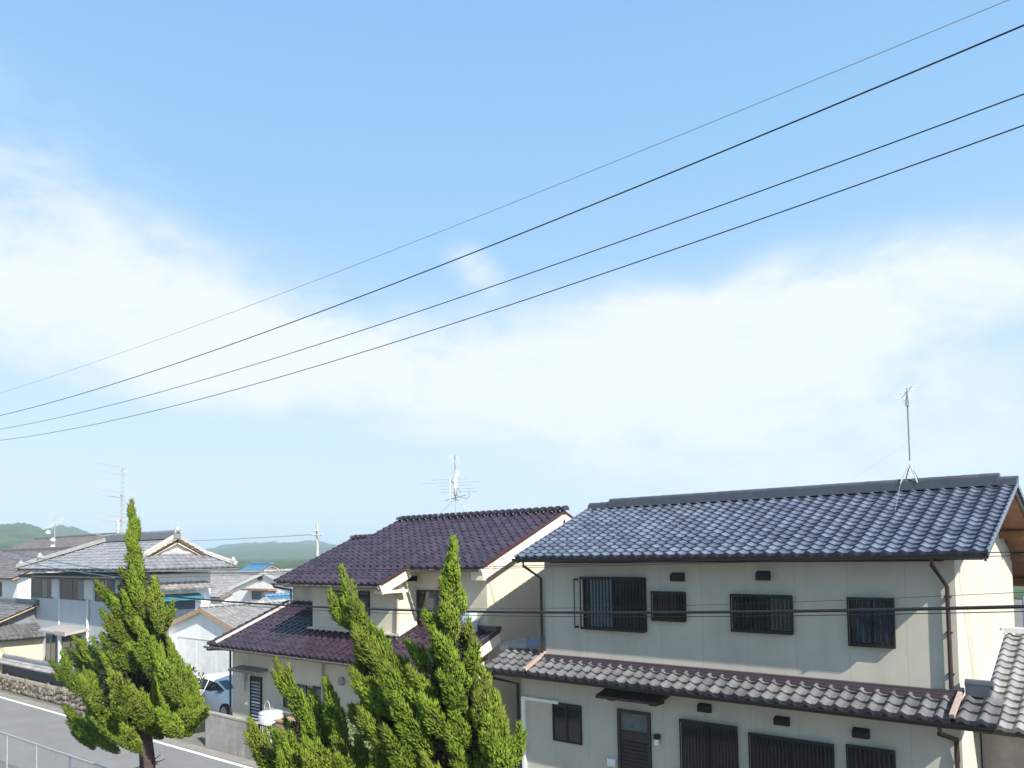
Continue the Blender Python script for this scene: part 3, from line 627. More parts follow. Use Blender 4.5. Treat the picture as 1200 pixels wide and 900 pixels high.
# aerial on it
ax, ay = -18.45, rY; zb = rZ + .1; zt = at(532, 533, Y=ay).z; ax = at(534, 600, Y=ay).x
t = roof_antenna('cluttered television aerial with wide crossbars and white box on the purple ridge', (ax, ay, zb), zt, spread=.42)
q = MB(); dA = Vector((.70, -.30, -.42)); q.tube([(ax, ay, zt - 1.1), (ax, ay, zt - .9)], .03, 6)
for k in range(5):
    p_ = Vector((ax, ay, zt - 1.02)) + dA * (k / 4 - .5) * 1.15; s_ = Vector((.757, .653, .02)) * (.55 + .35 * (k == 1)) ; q.tube([p_ - s_ * 1.15, p_ + s_ * .95], .0042, 5)
q.tube([Vector((ax, ay, zt - 1.02)) - dA * .6, Vector((ax, ay, zt - 1.02)) + dA * .6], .012, 6); q.build('crossbars', dull_steel, t)
q = MB(); yagi(q, (ax, ay, zt - .15), (.8, -.6, -.35), 9, 1.1, .35, .005); q.build('receiver', steel, t)
q = MB(); q.tube([(ax - .22, ay - .02, zt - 1.5), (ax - .22, ay - .02, zt - .75)], .03, 6); q.build('boom_bracket', white_pvc, t)
q = MB(); q.lathe((ax + .06, ay - .05, zb + .62), [(.0, 0), (.06, 0), (.055, .35), (.035, .60), (.015, .64)], 12); q.box(ax - .04, ax + .12, ay - .08, ay + .06, zb + 1.28, zb + 1.44); q.tube([(ax + .06, ay - .05, zb + 1.2), (ax + .06, ay - .05, zb + 1.3)], .05, 8); q.build('amplifier', white_pvc, t, 0)
q = MB(); q.tube([(ax + .1, ay, zb + .62), (ax + .5, ay - .02, zb + .5), (ax + .62, ay, zb + .55), (ax + .62, ay, zb + .85)], .012, 6); q.tube([(ax - .5, ay, zb + .5), (ax + .45, ay, zb + .62)], .012, 6); q.build('stay', steel, t)

# outdoor unit on the small roof
q0 = at(545, 728, Y=15.05); q1 = at(560, 753, Y=15.05)
t = thing('air_conditioner', 'pale blue-grey outdoor unit on the lean roof beside the cream gable wall', 'air conditioner', (-14.6, 15.2, 3.6))
q = MB(); q.box(-15.15, -14.42, 14.98, 15.28, 3.66, 4.24); b_ = q.build('casing', mat('pale_blue_grey_casing', (.42, .52, .62), .45), t, .015)
q = MB(); q.tube([(-14.85, 14.97, 3.95), (-14.85, 14.955, 3.95)], .22, 24)
q.build('fan_grille', mat('grey_grille', (.22, .26, .3), .5), t)
for x in (-15.05, -14.55): q = MB(); q.box(x, x + .08, 15.0, 15.26, 3.5, 3.66); q.build('foot_bracket', steel, t)

# ------------------------------------------------------------------ kerbside: block wall, railing, drum, bin
bw = MB(); wy = 12.42
blockm = mat('weathered_concrete_block', (.30, .29, .26), .95, .18, 2, bump=.5, bscale=30, stain=(.12, .115, .095), stain_amt=.75, stain_scale=1.6, streak=True)
x = -23.25
for r in range(5):
    z = r * .205; xx = x - (.2 if r % 2 else 0)
    while xx < -20.42:
        a, b = max(xx, x), min(xx + .4, -20.42)
        if b - a > .03: bw.box(a + .004, b - .004, wy, wy + .14, z, z + .2)
        xx += .4
bw.box(x, -20.42, wy + .012, wy + .128, 0, 1.02); bw.box(x - .01, -20.41, wy - .012, wy + .152, 1.02, 1.07)
tag(bw.build('block_wall', blockm), 'stained grey concrete block wall at the roadside before the cream house', 'wall')
t = thing('railing', 'thin dark iron railing at the roadside right of the grey block wall', 'railing', (-17.6, wy + .07, 0))
q = MB(); q.box(-20.40, -14.6, wy, wy + .14, 0, .32); q.build('footing', blockm, t)
q = MB()
for z in (.42, 1.0): q.box(-20.40, -14.6, wy + .05, wy + .085, z, z + .03)
q.build('rail', black_metal, t)
q = MB()
for i in range(54): xx = -20.34 + i * .107; q.box(xx, xx + .014, wy + .06, wy + .076, .45, 1.0)
q.build('balusters', black_metal, t)
for xx in (-20.38, -18.5, -16.6, -14.65): q = MB(); q.box(xx, xx + .045, wy + .045, wy + .09, .32, 1.04); q.build('post', black_metal, t)
t = thing('tub', 'white plastic water drum standing behind the dark iron railing', 'drum', (-21.2, 13.35, 0))
c = (-21.05, 13.3, .3)
q = MB(); q.lathe(c, [(0, 0), (.33, 0), (.36, .05), (.37, .7), (.345, .80), (.33, .82)], 24); q.build('body', mat('milky_plastic', (.46, .48, .50), .45, .1, 4), t)
q = MB(); q.lathe((c[0], c[1], c[2] + .82), [(.35, 0), (.35, .05), (.2, .09), (0, .1)], 24); q.build('lid', mat('milky_plastic', (.46, .48, .50)), t)
q = MB(); q.tube([(c[0] - .1 + .15 * math.cos(a), c[1] - .05, c[2] + .92 + .26 * math.sin(a)) for a in np.linspace(0, math.pi, 10)], .013, 6); q.build('hose', grey_pvc, t)
q = MB(); q.box(c[0] - .36, c[0] + .36, c[1] - .36, c[1] + .36, 0, .3); q.build('stand', blockm, t)
t = thing('crate', 'light brown wooden box standing beside the white drum', 'box', (-20.2, 13.3, 0))
q = MB(); q.box(-20.5, -19.95, 13.1, 13.6, 0, 1.0); q.build('side_boards', board_wood, t, .01); q = MB(); q.box(-20.53, -19.92, 13.07, 13.63, 1.0, 1.04); q.build('lid', board_wood, t)
t = thing('storage_bin', 'dark box with lid standing between the white car and the cream house', 'bin', (-25.4, 13.2, 0))
q = MB(); q.prism([(-25.75, 13.0, 0), (-25.2, 13.0, 0), (-25.15, 13.0, .78), (-25.8, 13.0, .78)], (0, .55, 0)); q.build('body', mat('dark_plastic', (.02, .02, .024), .5), t, .02)
q = MB(); q.box(-25.84, -25.11, 12.95, 13.6, .78, .84); q.build('lid', mat('dark_plastic', (.02, .02, .024)), t, .01)

# ------------------------------------------------------------------ white car
def car():
    t = thing('car', 'white hatchback car parked before the white garage beside the cream house', 'car', (-27.3, 15.6, 0))
    paint = mat('white_car_paint', (.74, .75, .76), .3, .02, 2, coat=.8, spec=.5); dark = mat('tinted_car_glass', (.02, .03, .035), .06, .2, 3, spec=.6); rub = mat('black_rubber', (.018, .018, .02), .8)
    x0, L_, W, y0 = -29.45, 4.15, 1.68, 14.72
    # stations along the car: x, belt height, roof height, half-width at sill, belt, roof
    st = [(0, .52, .52, .62, .70, .60), (.06, .88, .92, .76, .79, .70), (.30, .93, 1.16, .81, .83, .60), (.62, .93, 1.31, .83, .84, .585), (1.2, .92, 1.36, .84, .84, .60), (1.8, .91, 1.355, .84, .84, .60),
          (2.35, .90, 1.27, .84, .84, .58), (2.95, .90, 1.03, .84, .83, .62), (3.3, .86, .90, .83, .81, .70), (3.8, .74, .78, .79, .76, .62), (4.1, .60, .62, .68, .66, .5), (4.15, .42, .42, .62, .6, .45)]
    rows = []
    for (x, zb, zr, hs, hb, hr) in st:
        half = [(hs * .93, .20), (hs, .34), (hs, .55 if zb > .56 else zb * .9), (hb, zb), (hr, zr), (hr * .5, zr + .02), (0, zr + .025)]
        ring = [(x0 + x, y0 + W / 2 - a, z) for a, z in half] + [(x0 + x, y0 + W / 2 + a, z) for a, z in half[-2::-1]]
        rows.append(ring)
    n = len(rows[0]); b = MB(); fs = []; gl = MB()
    for i in range(len(rows) - 1):
        for k in range(n - 1):
            fs.append((i * n + k, (i + 1) * n + k, (i + 1) * n + k + 1, i * n + k + 1))
    b.add([p for r in rows for p in r], fs, 0, True); b.add(rows[0], [tuple(range(n))], 0); b.add(rows[-1], [tuple(range(n))[::-1]], 0)
    body = b.build('body', paint, t)
    for side in (0, 1):
        for (i0, i1) in ((2, 4), (4, 5), (5, 7)):
            q = MB()
            for i in range(i0, i1):
                ks = (3, 4) if side == 0 else (n - 4, n - 5)
                quad = []
                for (ii, k, f) in ((i, ks[0], 0), (i + 1, ks[0], 0), (i + 1, ks[1], 1), (i, ks[1], 1)):
                    A_ = Vector(rows[ii][ks[0]]); B_ = Vector(rows[ii][ks[1]]); m_ = .10 if f == 0 else .86
                    quad.append(A_.lerp(B_, m_) + Vector((0, -.012 if side == 0 else .012, 0)))
                if i == i0: d = (quad[1] - quad[0]) * .06; quad[0] += d; quad[3] += d
                if i == i1 - 1: d = (quad[1] - quad[0]) * .06; quad[1] -= d; quad[2] -= d
                q.add(quad, [(0, 1, 2, 3)] if side == 0 else [(3, 2, 1, 0)])
            q.build('side_window', dark, t)
    q = MB(); a = [Vector(rows[7][4]), Vector(rows[7][n - 5]), Vector(rows[6][n - 5]), Vector(rows[6][4])]; q.add([p + Vector((.015, 0, .015)) for p in a], [(0, 1, 2, 3)]); q.build('windscreen', dark, t)
    for wx in (.78, 3.32):
        for yy, s_ in ((y0 + .02, -1), (y0 + W - .02, 1)):
            q = MB(); q.tube([(x0 + wx, yy - .09 * 1, .315), (x0 + wx, yy + .09, .315)], .315, 24); wh = q.build('wheel', rub, t)
            q = MB(); q.tube([(x0 + wx, yy + s_ * .092, .315), (x0 + wx, yy + s_ * .10, .315)], .20, 20)
            for a in range(5): q.obox((x0 + wx + .1 * math.cos(a * 1.2566), yy + s_ * .104, .315 + .1 * math.sin(a * 1.2566)), (.1 * math.cos(a * 1.2566), 0, .1 * math.sin(a * 1.2566)), (-.025 * math.sin(a * 1.2566), 0, .025 * math.cos(a * 1.2566)), (0, .006, 0))
            q.build('rim', steel, wh)
    for s_ in (-1, 1):
        q = MB(); yy = y0 + W / 2 + s_ * .95; q.obox((x0 + 2.75, yy, .97), (.05, 0, 0), (0, .09, 0), (0, 0, .06)); q.build('mirror', paint, t, .02)
        q = MB(); yy = y0 + W / 2 + s_ * .68; q.obox((x0 + .04, yy, .78), (.04, 0, 0), (0, .10, 0), (0, 0, .10)); q.build('tail_lamp', mat('red_lamp', (.4, .01, .01), .2), t, .02)
        q = MB(); q.obox((x0 + 4.0, yy * 1.0, .62), (.10, 0, 0), (0, .12, 0), (0, 0, .06)); q.build('headlight', mat('lamp_glass', (.5, .5, .52), .1), t, .02)
car()

# ------------------------------------------------------------------ white garage
def gable_front(h, xa, xb, y0, y1, ze, slope, wm_, tm, ov=.35, fo=.45, trim=board_wood, tw=.27, tc=.235, seed=0, base=-.2):
    """house whose gable looks at the road (ridge runs back from it)"""
    xc = (xa + xb) / 2; zr = ze + slope * (xb - xa) / 2
    b = MB(); b.prism([(xa, y0, base), (xb, y0, base), (xb, y0, ze), (xc, y0, zr), (xa, y0, ze)], (0, y1 - y0, 0)); b.build('wall', wm_, h)
    Vr = Vector((-1, 0, slope)).normalized(); Vl_ = Vector((1, 0, slope)).normalized(); run = (xb - xa) / 2 + ov; Ln = run * math.hypot(1, slope); W_ = y1 - y0 + fo + .2; zz_ = ze - ov * slope + .10
    r_ = MB(); tiles(r_, (xb + ov, y0 - fo, zz_), (0, 1, 0), Vr, W_, Ln, tw, tc, seed=seed); tiles(r_, (xa - ov, y0 - fo + W_, zz_), (0, -1, 0), Vl_, W_, Ln, tw, tc, seed=seed + 1)
    ro = r_.build('roof', tm, h)
    q = MB(); roll_ridge(q, (xc, y0 - fo - .03, zr + .14), (xc, y1 + .2, zr + .14), .13, .28); q.build('ridge', tm, ro)
    q = MB(); slope_slab(q, (xb + ov - .03, y0 - fo + .03, zz_), (0, 1, 0), Vr, W_ - .06, Ln, .05, -.06); slope_slab(q, (xa - ov + .03, y0 - fo + W_ - .03, zz_), (0, -1, 0), Vl_, W_ - .06, Ln, .05, -.06); q.build('eaves', white_stucco, ro)
    for (x, V_) in ((xb + ov, Vr), (xa - ov, Vl_)): a = Vector((x, y0 - fo + .02, zz_ - .10)); barpart('barge_board', trim, ro, a, a + V_ * Ln, .05, .20)
    return ro, xc, zr
Yg = 17.3
pk = at(234, 712, Y=Yg); eL = at(186, 735, Y=Yg); eR = at(283, 741, Y=Yg)
t = thing('garage', 'white gable-fronted garage with old grey tiles standing behind the white car', 'garage', (pk.x, Yg + 3, 0))
hw = (eR.x - eL.x) / 2 - .35; xc = pk.x; ze = 2.62; sg = (pk.z - .1 - ze) / hw
ro, _, _ = gable_front(t, xc - hw, xc + hw, Yg + .2, Yg + 4.8, ze, sg, white_wall, tile_light, seed=41, fo=.2)
for k in (-2.2, -.55, 1.1): q = MB(); q.box(xc + k, xc + k + 1.62, Yg + .17, Yg + .2, .05, 2.15); q.build('sliding_panel', mat('pale_panel', (.72, .73, .73), .5), t)
q = MB(); q.box(xc - 2.3, xc + 2.85, Yg + .165, Yg + .2, 2.16, 2.21); q.build('panel_rail', grey_pvc, t)

# ------------------------------------------------------------------ blue-grey hipped house on the left
Yb = 16.4
h = thing('house', 'pale blue-grey clad house with large grey hip-and-gable roof behind the tall left juniper', 'house', (-42, 19, 0))
bl = at(36, 700, Y=Yb).x; br = -36.2; bz = 5.30; bB = 19.6
siding = mat('pale_blue_siding', (.43, .46, .495), .6, .06, 2, seams=.45)
q = MB(); q.box(bl, br, Yb, bB, -.2, bz - .25); q.build('wall', [siding], h)
q = MB(); q.box(br, br + .02, Yb + .03, bB - .03, 3.0, bz - .27); q.box(br, br + .02, Yb + .03, bB - .03, -.2, 2.99); q.build('side_wall', white_wall, h)
# hip-and-gable roof: front/back slopes, long left hip, right gablet over a skirt
fe, RY = 15.5, 18.0; be = 2 * RY - fe; bz = ez = 5.30
apx = at(206, 622, Y=RY); RZ = apx.z - .38; gxr = apx.x - .12; run = RY - fe; sf = (RZ - ez) / run; hf = math.hypot(1, sf)
hh = .40 * run; gov = .30; rr = gxr + gov + hh; rl = at(20, 667, Y=fe).x; gxl = at(128, 629, Y=RY).x; kl = gxl - rl; W_ = rr - rl; D_ = be - fe
Vf = Vector((0, 1, sf)).normalized(); Vbk = Vector((0, -1, sf)).normalized(); Vr = Vector((-1, 0, sf)).normalized()
sL = (RZ - ez) / kl; hL = math.hypot(1, sL); VL = Vector((1, 0, sL)).normalized()
pk_ = dict(tw=.30, tc=.28, amp=.028, th=.040); mb = MB()
poly = [(0, 0), (W_, 0), (W_ - hh, hh * hf), (W_ - hh, run * hf), (kl, run * hf)]
polyb = [(W_ - u_, v_) for u_, v_ in poly][::-1]
polyr = [(0, 0), (D_, 0), (D_ - hh, (hh + gov) * hf), (hh, (hh + gov) * hf)]
polyl = [(0, 0), (D_, 0), (D_ / 2, kl * hL)]
slopes = (((rl, fe, ez), (1, 0, 0), Vf, W_, run * hf, poly), ((rr, be, ez), (-1, 0, 0), Vbk, W_, run * hf, polyb), ((rr, fe, ez), (0, 1, 0), Vr, D_, (hh + gov) * hf, polyr), ((rl, be, ez), (0, -1, 0), VL, D_, kl * hL, polyl))
for k, (O_, U_, V_, w0, l0, pp) in enumerate(slopes): tiles(mb, O_, U_, V_, w0, l0, poly=pp, seed=51 + k, **pk_)
roof = mb.build('roof', mat('blue_tinged_old_tile', (.20, .205, .225), .45, .15, 5, attr='tint', attr_amt=.2), h)
q = MB()
for (O_, U_, V_, w0, l0, pp) in slopes: slope_slab(q, O_, U_, V_, w0, 1, .07, -.06, 0, pp)
q.build('eaves', dark_wood, roof)
q = MB(); ridge(q, (gxl - .2, RY, RZ + .02), (gxr + gov, RY, RZ + .02), .34, .40, cap=.13)
q.build('ridge', mat('grey_ridge_tile', (.16, .165, .18), .45, .1, 4, attr='tint', attr_amt=.2), roof)
hip = mat('pale_hip_tile', (.33, .32, .31), .55, .12, 4, attr='tint', attr_amt=.15)
gz = ez + hh * sf
for a, b, w0 in (((rl + .05, fe + .02, ez + .06), (gxl, RY - .05, RZ + .05), .2), ((rl + .05, be - .02, ez + .06), (gxl, RY + .05, RZ + .05), .2), ((rr - .03, fe + .03, ez + .06), (rr - hh, fe + hh, gz + .05), .16), ((rr - .03, be - .03, ez + .06), (rr - hh, be - hh, gz + .05), .16)):
    q = MB(); ridge(q, a, b, w0, w0, cap=w0 * .42); q.build('hip_ridge', hip, roof)
for sg_ in (-1, 1):
    q = MB(); ridge(q, (gxr + gov - .12, RY + sg_ * .02, RZ + .06), (gxr + gov - .12, RY + sg_ * (run - hh + .25), gz - .10), .18, .15, cap=.08); q.build('verge_ridge', hip, roof)
for (x, y, z) in ((rl + .25, fe + .12, ez + .3), (rl + 1.6, fe + .62, ez + .68), (gxr + gov, RY, RZ + .42), (rr - .15, be - .15, ez + .28), (rr - .15, fe + .15, ez + .25)):
    q = MB(); q.lathe((x, y, z), [(0, -.12), (.10, -.1), (.13, .02), (.10, .12), (.04, .19), (0, .2)], 10); q.box(x - .04, x + .04, y - .15, y + .15, z - .14, z + .03); q.build('finial', hip, roof)
q = MB(); q.prism([(gxr, fe + hh + .15, gz + .06), (gxr, be - hh - .15, gz + .06), (gxr, RY, RZ - .05)], (.05, 0, 0)); q.build('gable_wall', white_stucco, h)
for s_ in (-1, 1): barpart('gable_board', mat('pale_gable_timber', (.55, .42, .30), .6, .2, 4), roof, (gxr + gov - .04, RY, RZ - .10), (gxr + gov - .04, RY + s_ * (run - hh + .15), gz - .12), .05, .22)
q = MB(); q.prism([(gxr + .06, fe + hh + .2, gz + .10), (gxr + .06, be - hh - .2, gz + .10), (gxr + .06, be - hh - .2, gz + .24), (gxr + .06, fe + hh + .2, gz + .24)], (.12, 0, 0)); q.build('gable_flashing', hip, roof)
q = MB(); gutter(q, (rl, fe - .06, ez - .08), (rr, fe - .06, ez - .08), .06); q.build('gutter', mat('grey_gutter', (.24, .23, .22), .5), roof)
q = MB(); gutter(q, (rr + .06, fe, ez - .08), (rr + .06, be, ez - .08), .06); q.build('gutter', mat('grey_gutter', (.24, .23, .22), .5), roof)
# upper windows and shutter-box awning
zA = at(60, 676, Y=Yb - .5).z
q = MB(); q.box(bl + .6, br - 1.0, Yb - .82, Yb, zA - .05, zA + .12); q.build('awning', dark_wood, h)
gl_ = mat('grey_gutter', (.24, .23, .22)); q = MB(); gutter(q, (bl + 3.0, Yb - .88, zA + .06), (br - 1.0, Yb - .88, zA + .06), .06); q.build('awning_gutter', gl_, h)
wz0, wz1 = 3.72, 4.72
navy = mat('navy_sash', (.05, .07, .11), .4); lace = mat('pale_lace', (.46, .50, .52), .9, .2, 5)
for a, b, c in ((38, 61, .5), (72, 99, .75), (113, 134, .3)):
    xa, xb = at(a, 690, Y=Yb).x, at(b, 690, Y=Yb).x
    window(h, xa, xb, wz0, wz1, Yb, lattice=False, frame=navy, curtain=(xa + (xb - xa) * c, xa + (xb - xa) * (c + .25), lace))
for a, b in ((62, 70), (100, 111)):
    xa, xb = at(a, 690, Y=Yb).x, at(b, 690, Y=Yb).x; q = MB(); q.box(xa, xb, Yb - .07, Yb, wz0 + .05, wz1); q.build('shutter_box', mat('pale_shutter_box', (.55, .57, .58), .5), h)
q = MB(); xa = at(104.5, 730, Y=Yb).x; q.tube([(xa, Yb - .08, wz0), (xa, Yb - .08, .3)], .06, 8); q.build('downpipe', white_pvc, h)
q = MB(); xa = at(69.5, 720, Y=Yb).x; q.box(xa - .03, xa + .03, Yb - .04, Yb, .3, wz0); q.build('corner_trim', white_pvc, h)
# porch with flat canopy
xa, xb = at(47, 745, Y=Yb - 1).x, at(80, 742, Y=Yb - 1).x
q = MB(); q.prism([(xa, Yb, 2.35), (xa, Yb - 1.1, 2.15), (xa, Yb - 1.1, 2.05), (xa, Yb, 2.2)], (xb - xa, 0, 0)); q.box(xb - 1.3, xb, Yb - 1.16, Yb - 1.1, 2.02, 2.22, 0); q.build('porch_canopy', mat('tan_grey_sheet', (.36, .33, .31), .5), h)
q = MB(); xp = at(70, 760, Y=Yb - 1).x; q.box(xp - .06, xp + .06, Yb - 1.06, Yb - .94, 0, 2.05); q.build('porch_post', white_pvc, h)
xa, xb = at(48, 760, Y=Yb).x, at(54, 760, Y=Yb).x; q = MB(); q.box(xa, xb, Yb - .05, Yb, .2, 2.0); q.build('side_panel', mat('pale_shutter_box', (.55, .57, .58)), h)
xa, xb = at(54.5, 760, Y=Yb).x, at(66, 760, Y=Yb).x; window(h, xa, xb, .3, 1.9, Yb, lattice=False, curtain=(xa, xa + .9, lace), frame=navy)
xa, xb = at(73, 760, Y=Yb).x, at(94, 760, Y=Yb).x; window(h, xa, xb, .7, 1.85, Yb, lattice=False, frame=navy)
# right side: tiled pent roof, window with teal awning
q = MB(); tiles(q, (br + .75, Yb + .1, 4.35), (0, 1, 0), Vector((-1, 0, .4)).normalized(), 2.9, .8, .28, .25, seed=57); q.build('pent_roof', tile_light, h)
q = MB(); q.box(br, br + .05, Yb + .6, Yb + 2.4, 2.6, 3.85); q.build('side_window', navy, h)
q = MB(); q.prism([(br, Yb + .4, 4.1), (br + .6, Yb + .4, 3.85), (br + .6, Yb + .4, 3.8), (br, Yb + .4, 4.0)], (0, 2.2, 0)); q.build('side_awning', mat('teal_awning', (.03, .16, .22), .5), h)
# big lattice aerial
ay = RY + .6; xa = at(142, 600, Y=ay).x; zt = at(146, 546, Y=ay).z
t = thing('antenna', 'tall pale lattice aerial with many thin crossbars on the left hipped roof', 'antenna', (xa, ay, RZ + .2), 'television aerials on the roofs')
q = MB(); q.tube([(xa, ay, RZ - .2), (xa, ay, zt - 1.5)], .03, 6); q.tube([(xa + .10, ay, RZ + 1.4), (xa + .10, ay, zt)], .018, 6); q.tube([(xa + .32, ay, RZ + 1.6), (xa + .32, ay, zt - .2)], .012, 6); q.build('mast', steel, t)
q = MB()
for k, z in enumerate(np.linspace(RZ + 1.0, zt - .2, 13)): q.tube([(xa - .05, ay, z), (xa + .40, ay, z + .05)], .010, 5)
q.build('rungs', steel, t)
dH = Vector((.757, .653, 0)); pale = mat('pale_aluminium', (.30, .31, .32), .5, .08, 6)
for z, l in ((zt - .1, .35), (zt - .5, .45), (zt - 1.45, 1.25), (zt - 1.75, .9), (zt - 2.75, 1.25), (zt - 3.05, .9), (zt - 3.9, .8)):
    q = MB()
    for k in range(2): p_ = Vector((xa + .2 - k * .12, ay - k * .35, z + k * .07)); q.tube([p_ - dH * l, p_ + dH * l * .8], .003, 5)
    q.tube([(xa + .3, ay + .1, z), (xa - .25, ay - 1.2, z + .24)], .016, 5); q.build('crossbars', pale, t)
for z, l, sg_ in ((zt - .25, .7, 1), (zt - 1.55, 1.5, 1), (zt - 2.9, 1.5, 1), (zt - 4.0, .7, -1)):
    q = MB(); yagi(q, (xa, ay, z), (.85, -.5 * sg_, .05), 6, l, 1.5 if l > 1 else .5, .008); q.build('crossbars', steel, t)
q = MB(); q.box(xa - .55, xa - .35, ay - .05, ay + .05, RZ + .5, RZ + 1.2); q.tube([(xa - 1.2, ay, RZ + .95), (xa, ay, RZ + .9)], .012, 5); q.build('receiver', white_pvc, t)
# aerial further left
ay = 24; p0 = at(64, 650, Y=ay); zt = at(65, 605, Y=ay).z
t = thing('antenna', 'thin aerial mast with white discs above the far left rooftops', 'antenna', (p0.x, ay, p0.z - 1.5), 'television aerials on the roofs')
q = MB(); q.tube([(p0.x, ay, p0.z - 1.5), (p0.x, ay, zt)], .03, 6); q.build('mast', steel, t)
q = MB(); yagi(q, (p0.x + .3, ay, zt - .5), (.8, .4, .5), 6, 1.6, .7, .012); q.build('receiver', white_pvc, t)
for dx, dz in ((-.1, -1.9), (-.1, -2.45), (-1.1, -1.3)):
    q = MB(); q.lathe((p0.x + dx, ay - .1, zt + dz), [(0, -.15), (.16, -.08), (.2, .05), (.1, .18), (0, .2)], 10); q.build('disc', white_pvc, t)

# coped garden wall on stone base
t = thing('garden_wall', 'dark garden wall with grey tile coping on a rough stone base by the road', 'wall', (-38, 12.6, 0))
xa, xb = -41.35, -31.0
def Wy(x): return 12.2 + .022 * (x + 41)
stone = mat('rough_field_stone', (.15, .13, .105), .95, .30, 3, bump=.9, bscale=9, attr='tint', attr_amt=.45)
q = MB(); rs = random.Random(5); me_rocks = []
x = xa - 3.5
q.prism([(xa - 4, Wy(xa - 4) + .06, 0), (xb, Wy(xb) + .06, 0), (xb, Wy(xb) + .35, 0), (xa - 4, Wy(xa - 4) + .35, 0)], (0, 0, .55), 1)
while x < xb:
    z = .02
    while z < .5:
        rr_ = rs.uniform(.11, .20); c = Vector((x + rs.uniform(-.06, .06), Wy(x) + .05, z + rr_ * .7)); K = 8; vs = []; pr = [(0, -1), (.75, -.65), (1, 0), (.75, .65), (0, 1)]
        for (a_, b_) in pr: vs += [c + Vector((math.cos(2 * math.pi * k / K) * a_ * rr_ * rs.uniform(.8, 1.2), -math.sin(2 * math.pi * k / K) * a_ * .13 * rs.uniform(.7, 1.2), b_ * rr_ * rs.uniform(.8, 1.05))) for k in range(K)]
        q.add(vs, [(i * K + k, i * K + (k + 1) % K, (i + 1) * K + (k + 1) % K, (i + 1) * K + k) for i in range(4) for k in range(K)], 0, False, rs.random())
        z += rr_ * 1.5
    x += rs.uniform(.2, .3)
q.build('stone_base', [stone, mat('dark_wall_core', (.04, .035, .03), .9)], t)
q = MB(); q.prism([(xa - 4, Wy(xa - 4) - .02, .55), (xb, Wy(xb) - .02, .55), (xb, Wy(xb) + .4, .55), (xa - 4, Wy(xa - 4) + .4, .55)], (0, 0, .12)); q.build('concrete_cap', mat('tan_concrete', (.33, .30, .25), .9, .15, 3), t)
q = MB(); q.prism([(xa, Wy(xa) + .15, .67), (xb, Wy(xb) + .15, .67), (xb, Wy(xb) + .32, .67), (xa, Wy(xa) + .32, .67)], (0, 0, .6)); q.build('wall', mat('black_plank_wall', (.022, .022, .026), .6, .2, 3), t)
q = MB(); d = Vector((xb - xa, Wy(xb) - Wy(xa), 0)).normalized(); sd = Vector((-d.y, d.x, 0)); Vc = (sd * .9 + Vector((0, 0, .45))).normalized()
tiles(q, Vector((xa, Wy(xa) - .12, 1.2)), d, Vc, (xb - xa), .42, .28, .21, seed=61); Vc2 = (-sd * .9 + Vector((0, 0, .45))).normalized()
tiles(q, Vector((xb, Wy(xb) + .62, 1.2)), -d, Vc2, (xb - xa), .42, .28, .21, seed=62)
co = q.build('coping', tile_light, t)
q = MB(); ridge(q, (xa - .1, Wy(xa) + .25, 1.36), (xb, Wy(xb) + .25, 1.36), .2, .14, cap=.09); q.build('coping_ridge', mat('grey_ridge_tile', (.16, .165, .18)), co)
q = MB(); q.box(xa - .35, xa + .02, Wy(xa) + .05, Wy(xa) + .4, .5, 1.35); q.build('end_post', mat('pinkish_tan_pier', (.42, .32, .26), .9), t)

# ------------------------------------------------------------------ neighbours further left and behind
def gable_side(name, label, xa, xb, y0, y1, ze, slope, wm_, tm, seed, win=None):
    """ridge parallel to the road"""
    h_ = thing(name, label, 'house', ((xa + xb) / 2, (y0 + y1) / 2, 0)); yc = (y0 + y1) / 2; zr = ze + slope * (y1 - y0) / 2; ov = .5
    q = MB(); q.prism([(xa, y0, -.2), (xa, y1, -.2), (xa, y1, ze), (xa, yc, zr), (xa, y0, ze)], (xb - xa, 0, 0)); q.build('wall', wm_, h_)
    Vf_ = Vector((0, 1, slope)).normalized(); Vb_ = Vector((0, -1, slope)).normalized(); Ln = ((y1 - y0) / 2 + ov) * math.hypot(1, slope); zz_ = ze - ov * slope + .1
    q = MB(); tiles(q, (xa - ov, y0 - ov, zz_), (1, 0, 0), Vf_, xb - xa + 2 * ov, Ln, .30, .28, seed=seed); tiles(q, (xb + ov, y1 + ov, zz_), (-1, 0, 0), Vb_, xb - xa + 2 * ov, Ln, .30, .28, seed=seed + 1); ro_ = q.build('roof', tm, h_)
    q = MB(); ridge(q, (xa - ov, yc, zr + .08), (xb + ov, yc, zr + .08), .26, .24); q.build('ridge', tm, ro_)
    q = MB(); slope_slab(q, (xa - ov + .03, y0 - ov + .03, zz_), (1, 0, 0), Vf_, xb - xa + 2 * ov - .06, Ln - .03, .06, -.06); slope_slab(q, (xb + ov - .03, y1 + ov - .03, zz_), (-1, 0, 0), Vb_, xb - xa + 2 * ov - .06, Ln - .03, .06, -.06); q.build('eaves', board_wood, ro_)
    for a in (win or []): window(h_, *a, y0, lattice=False)
    return h_
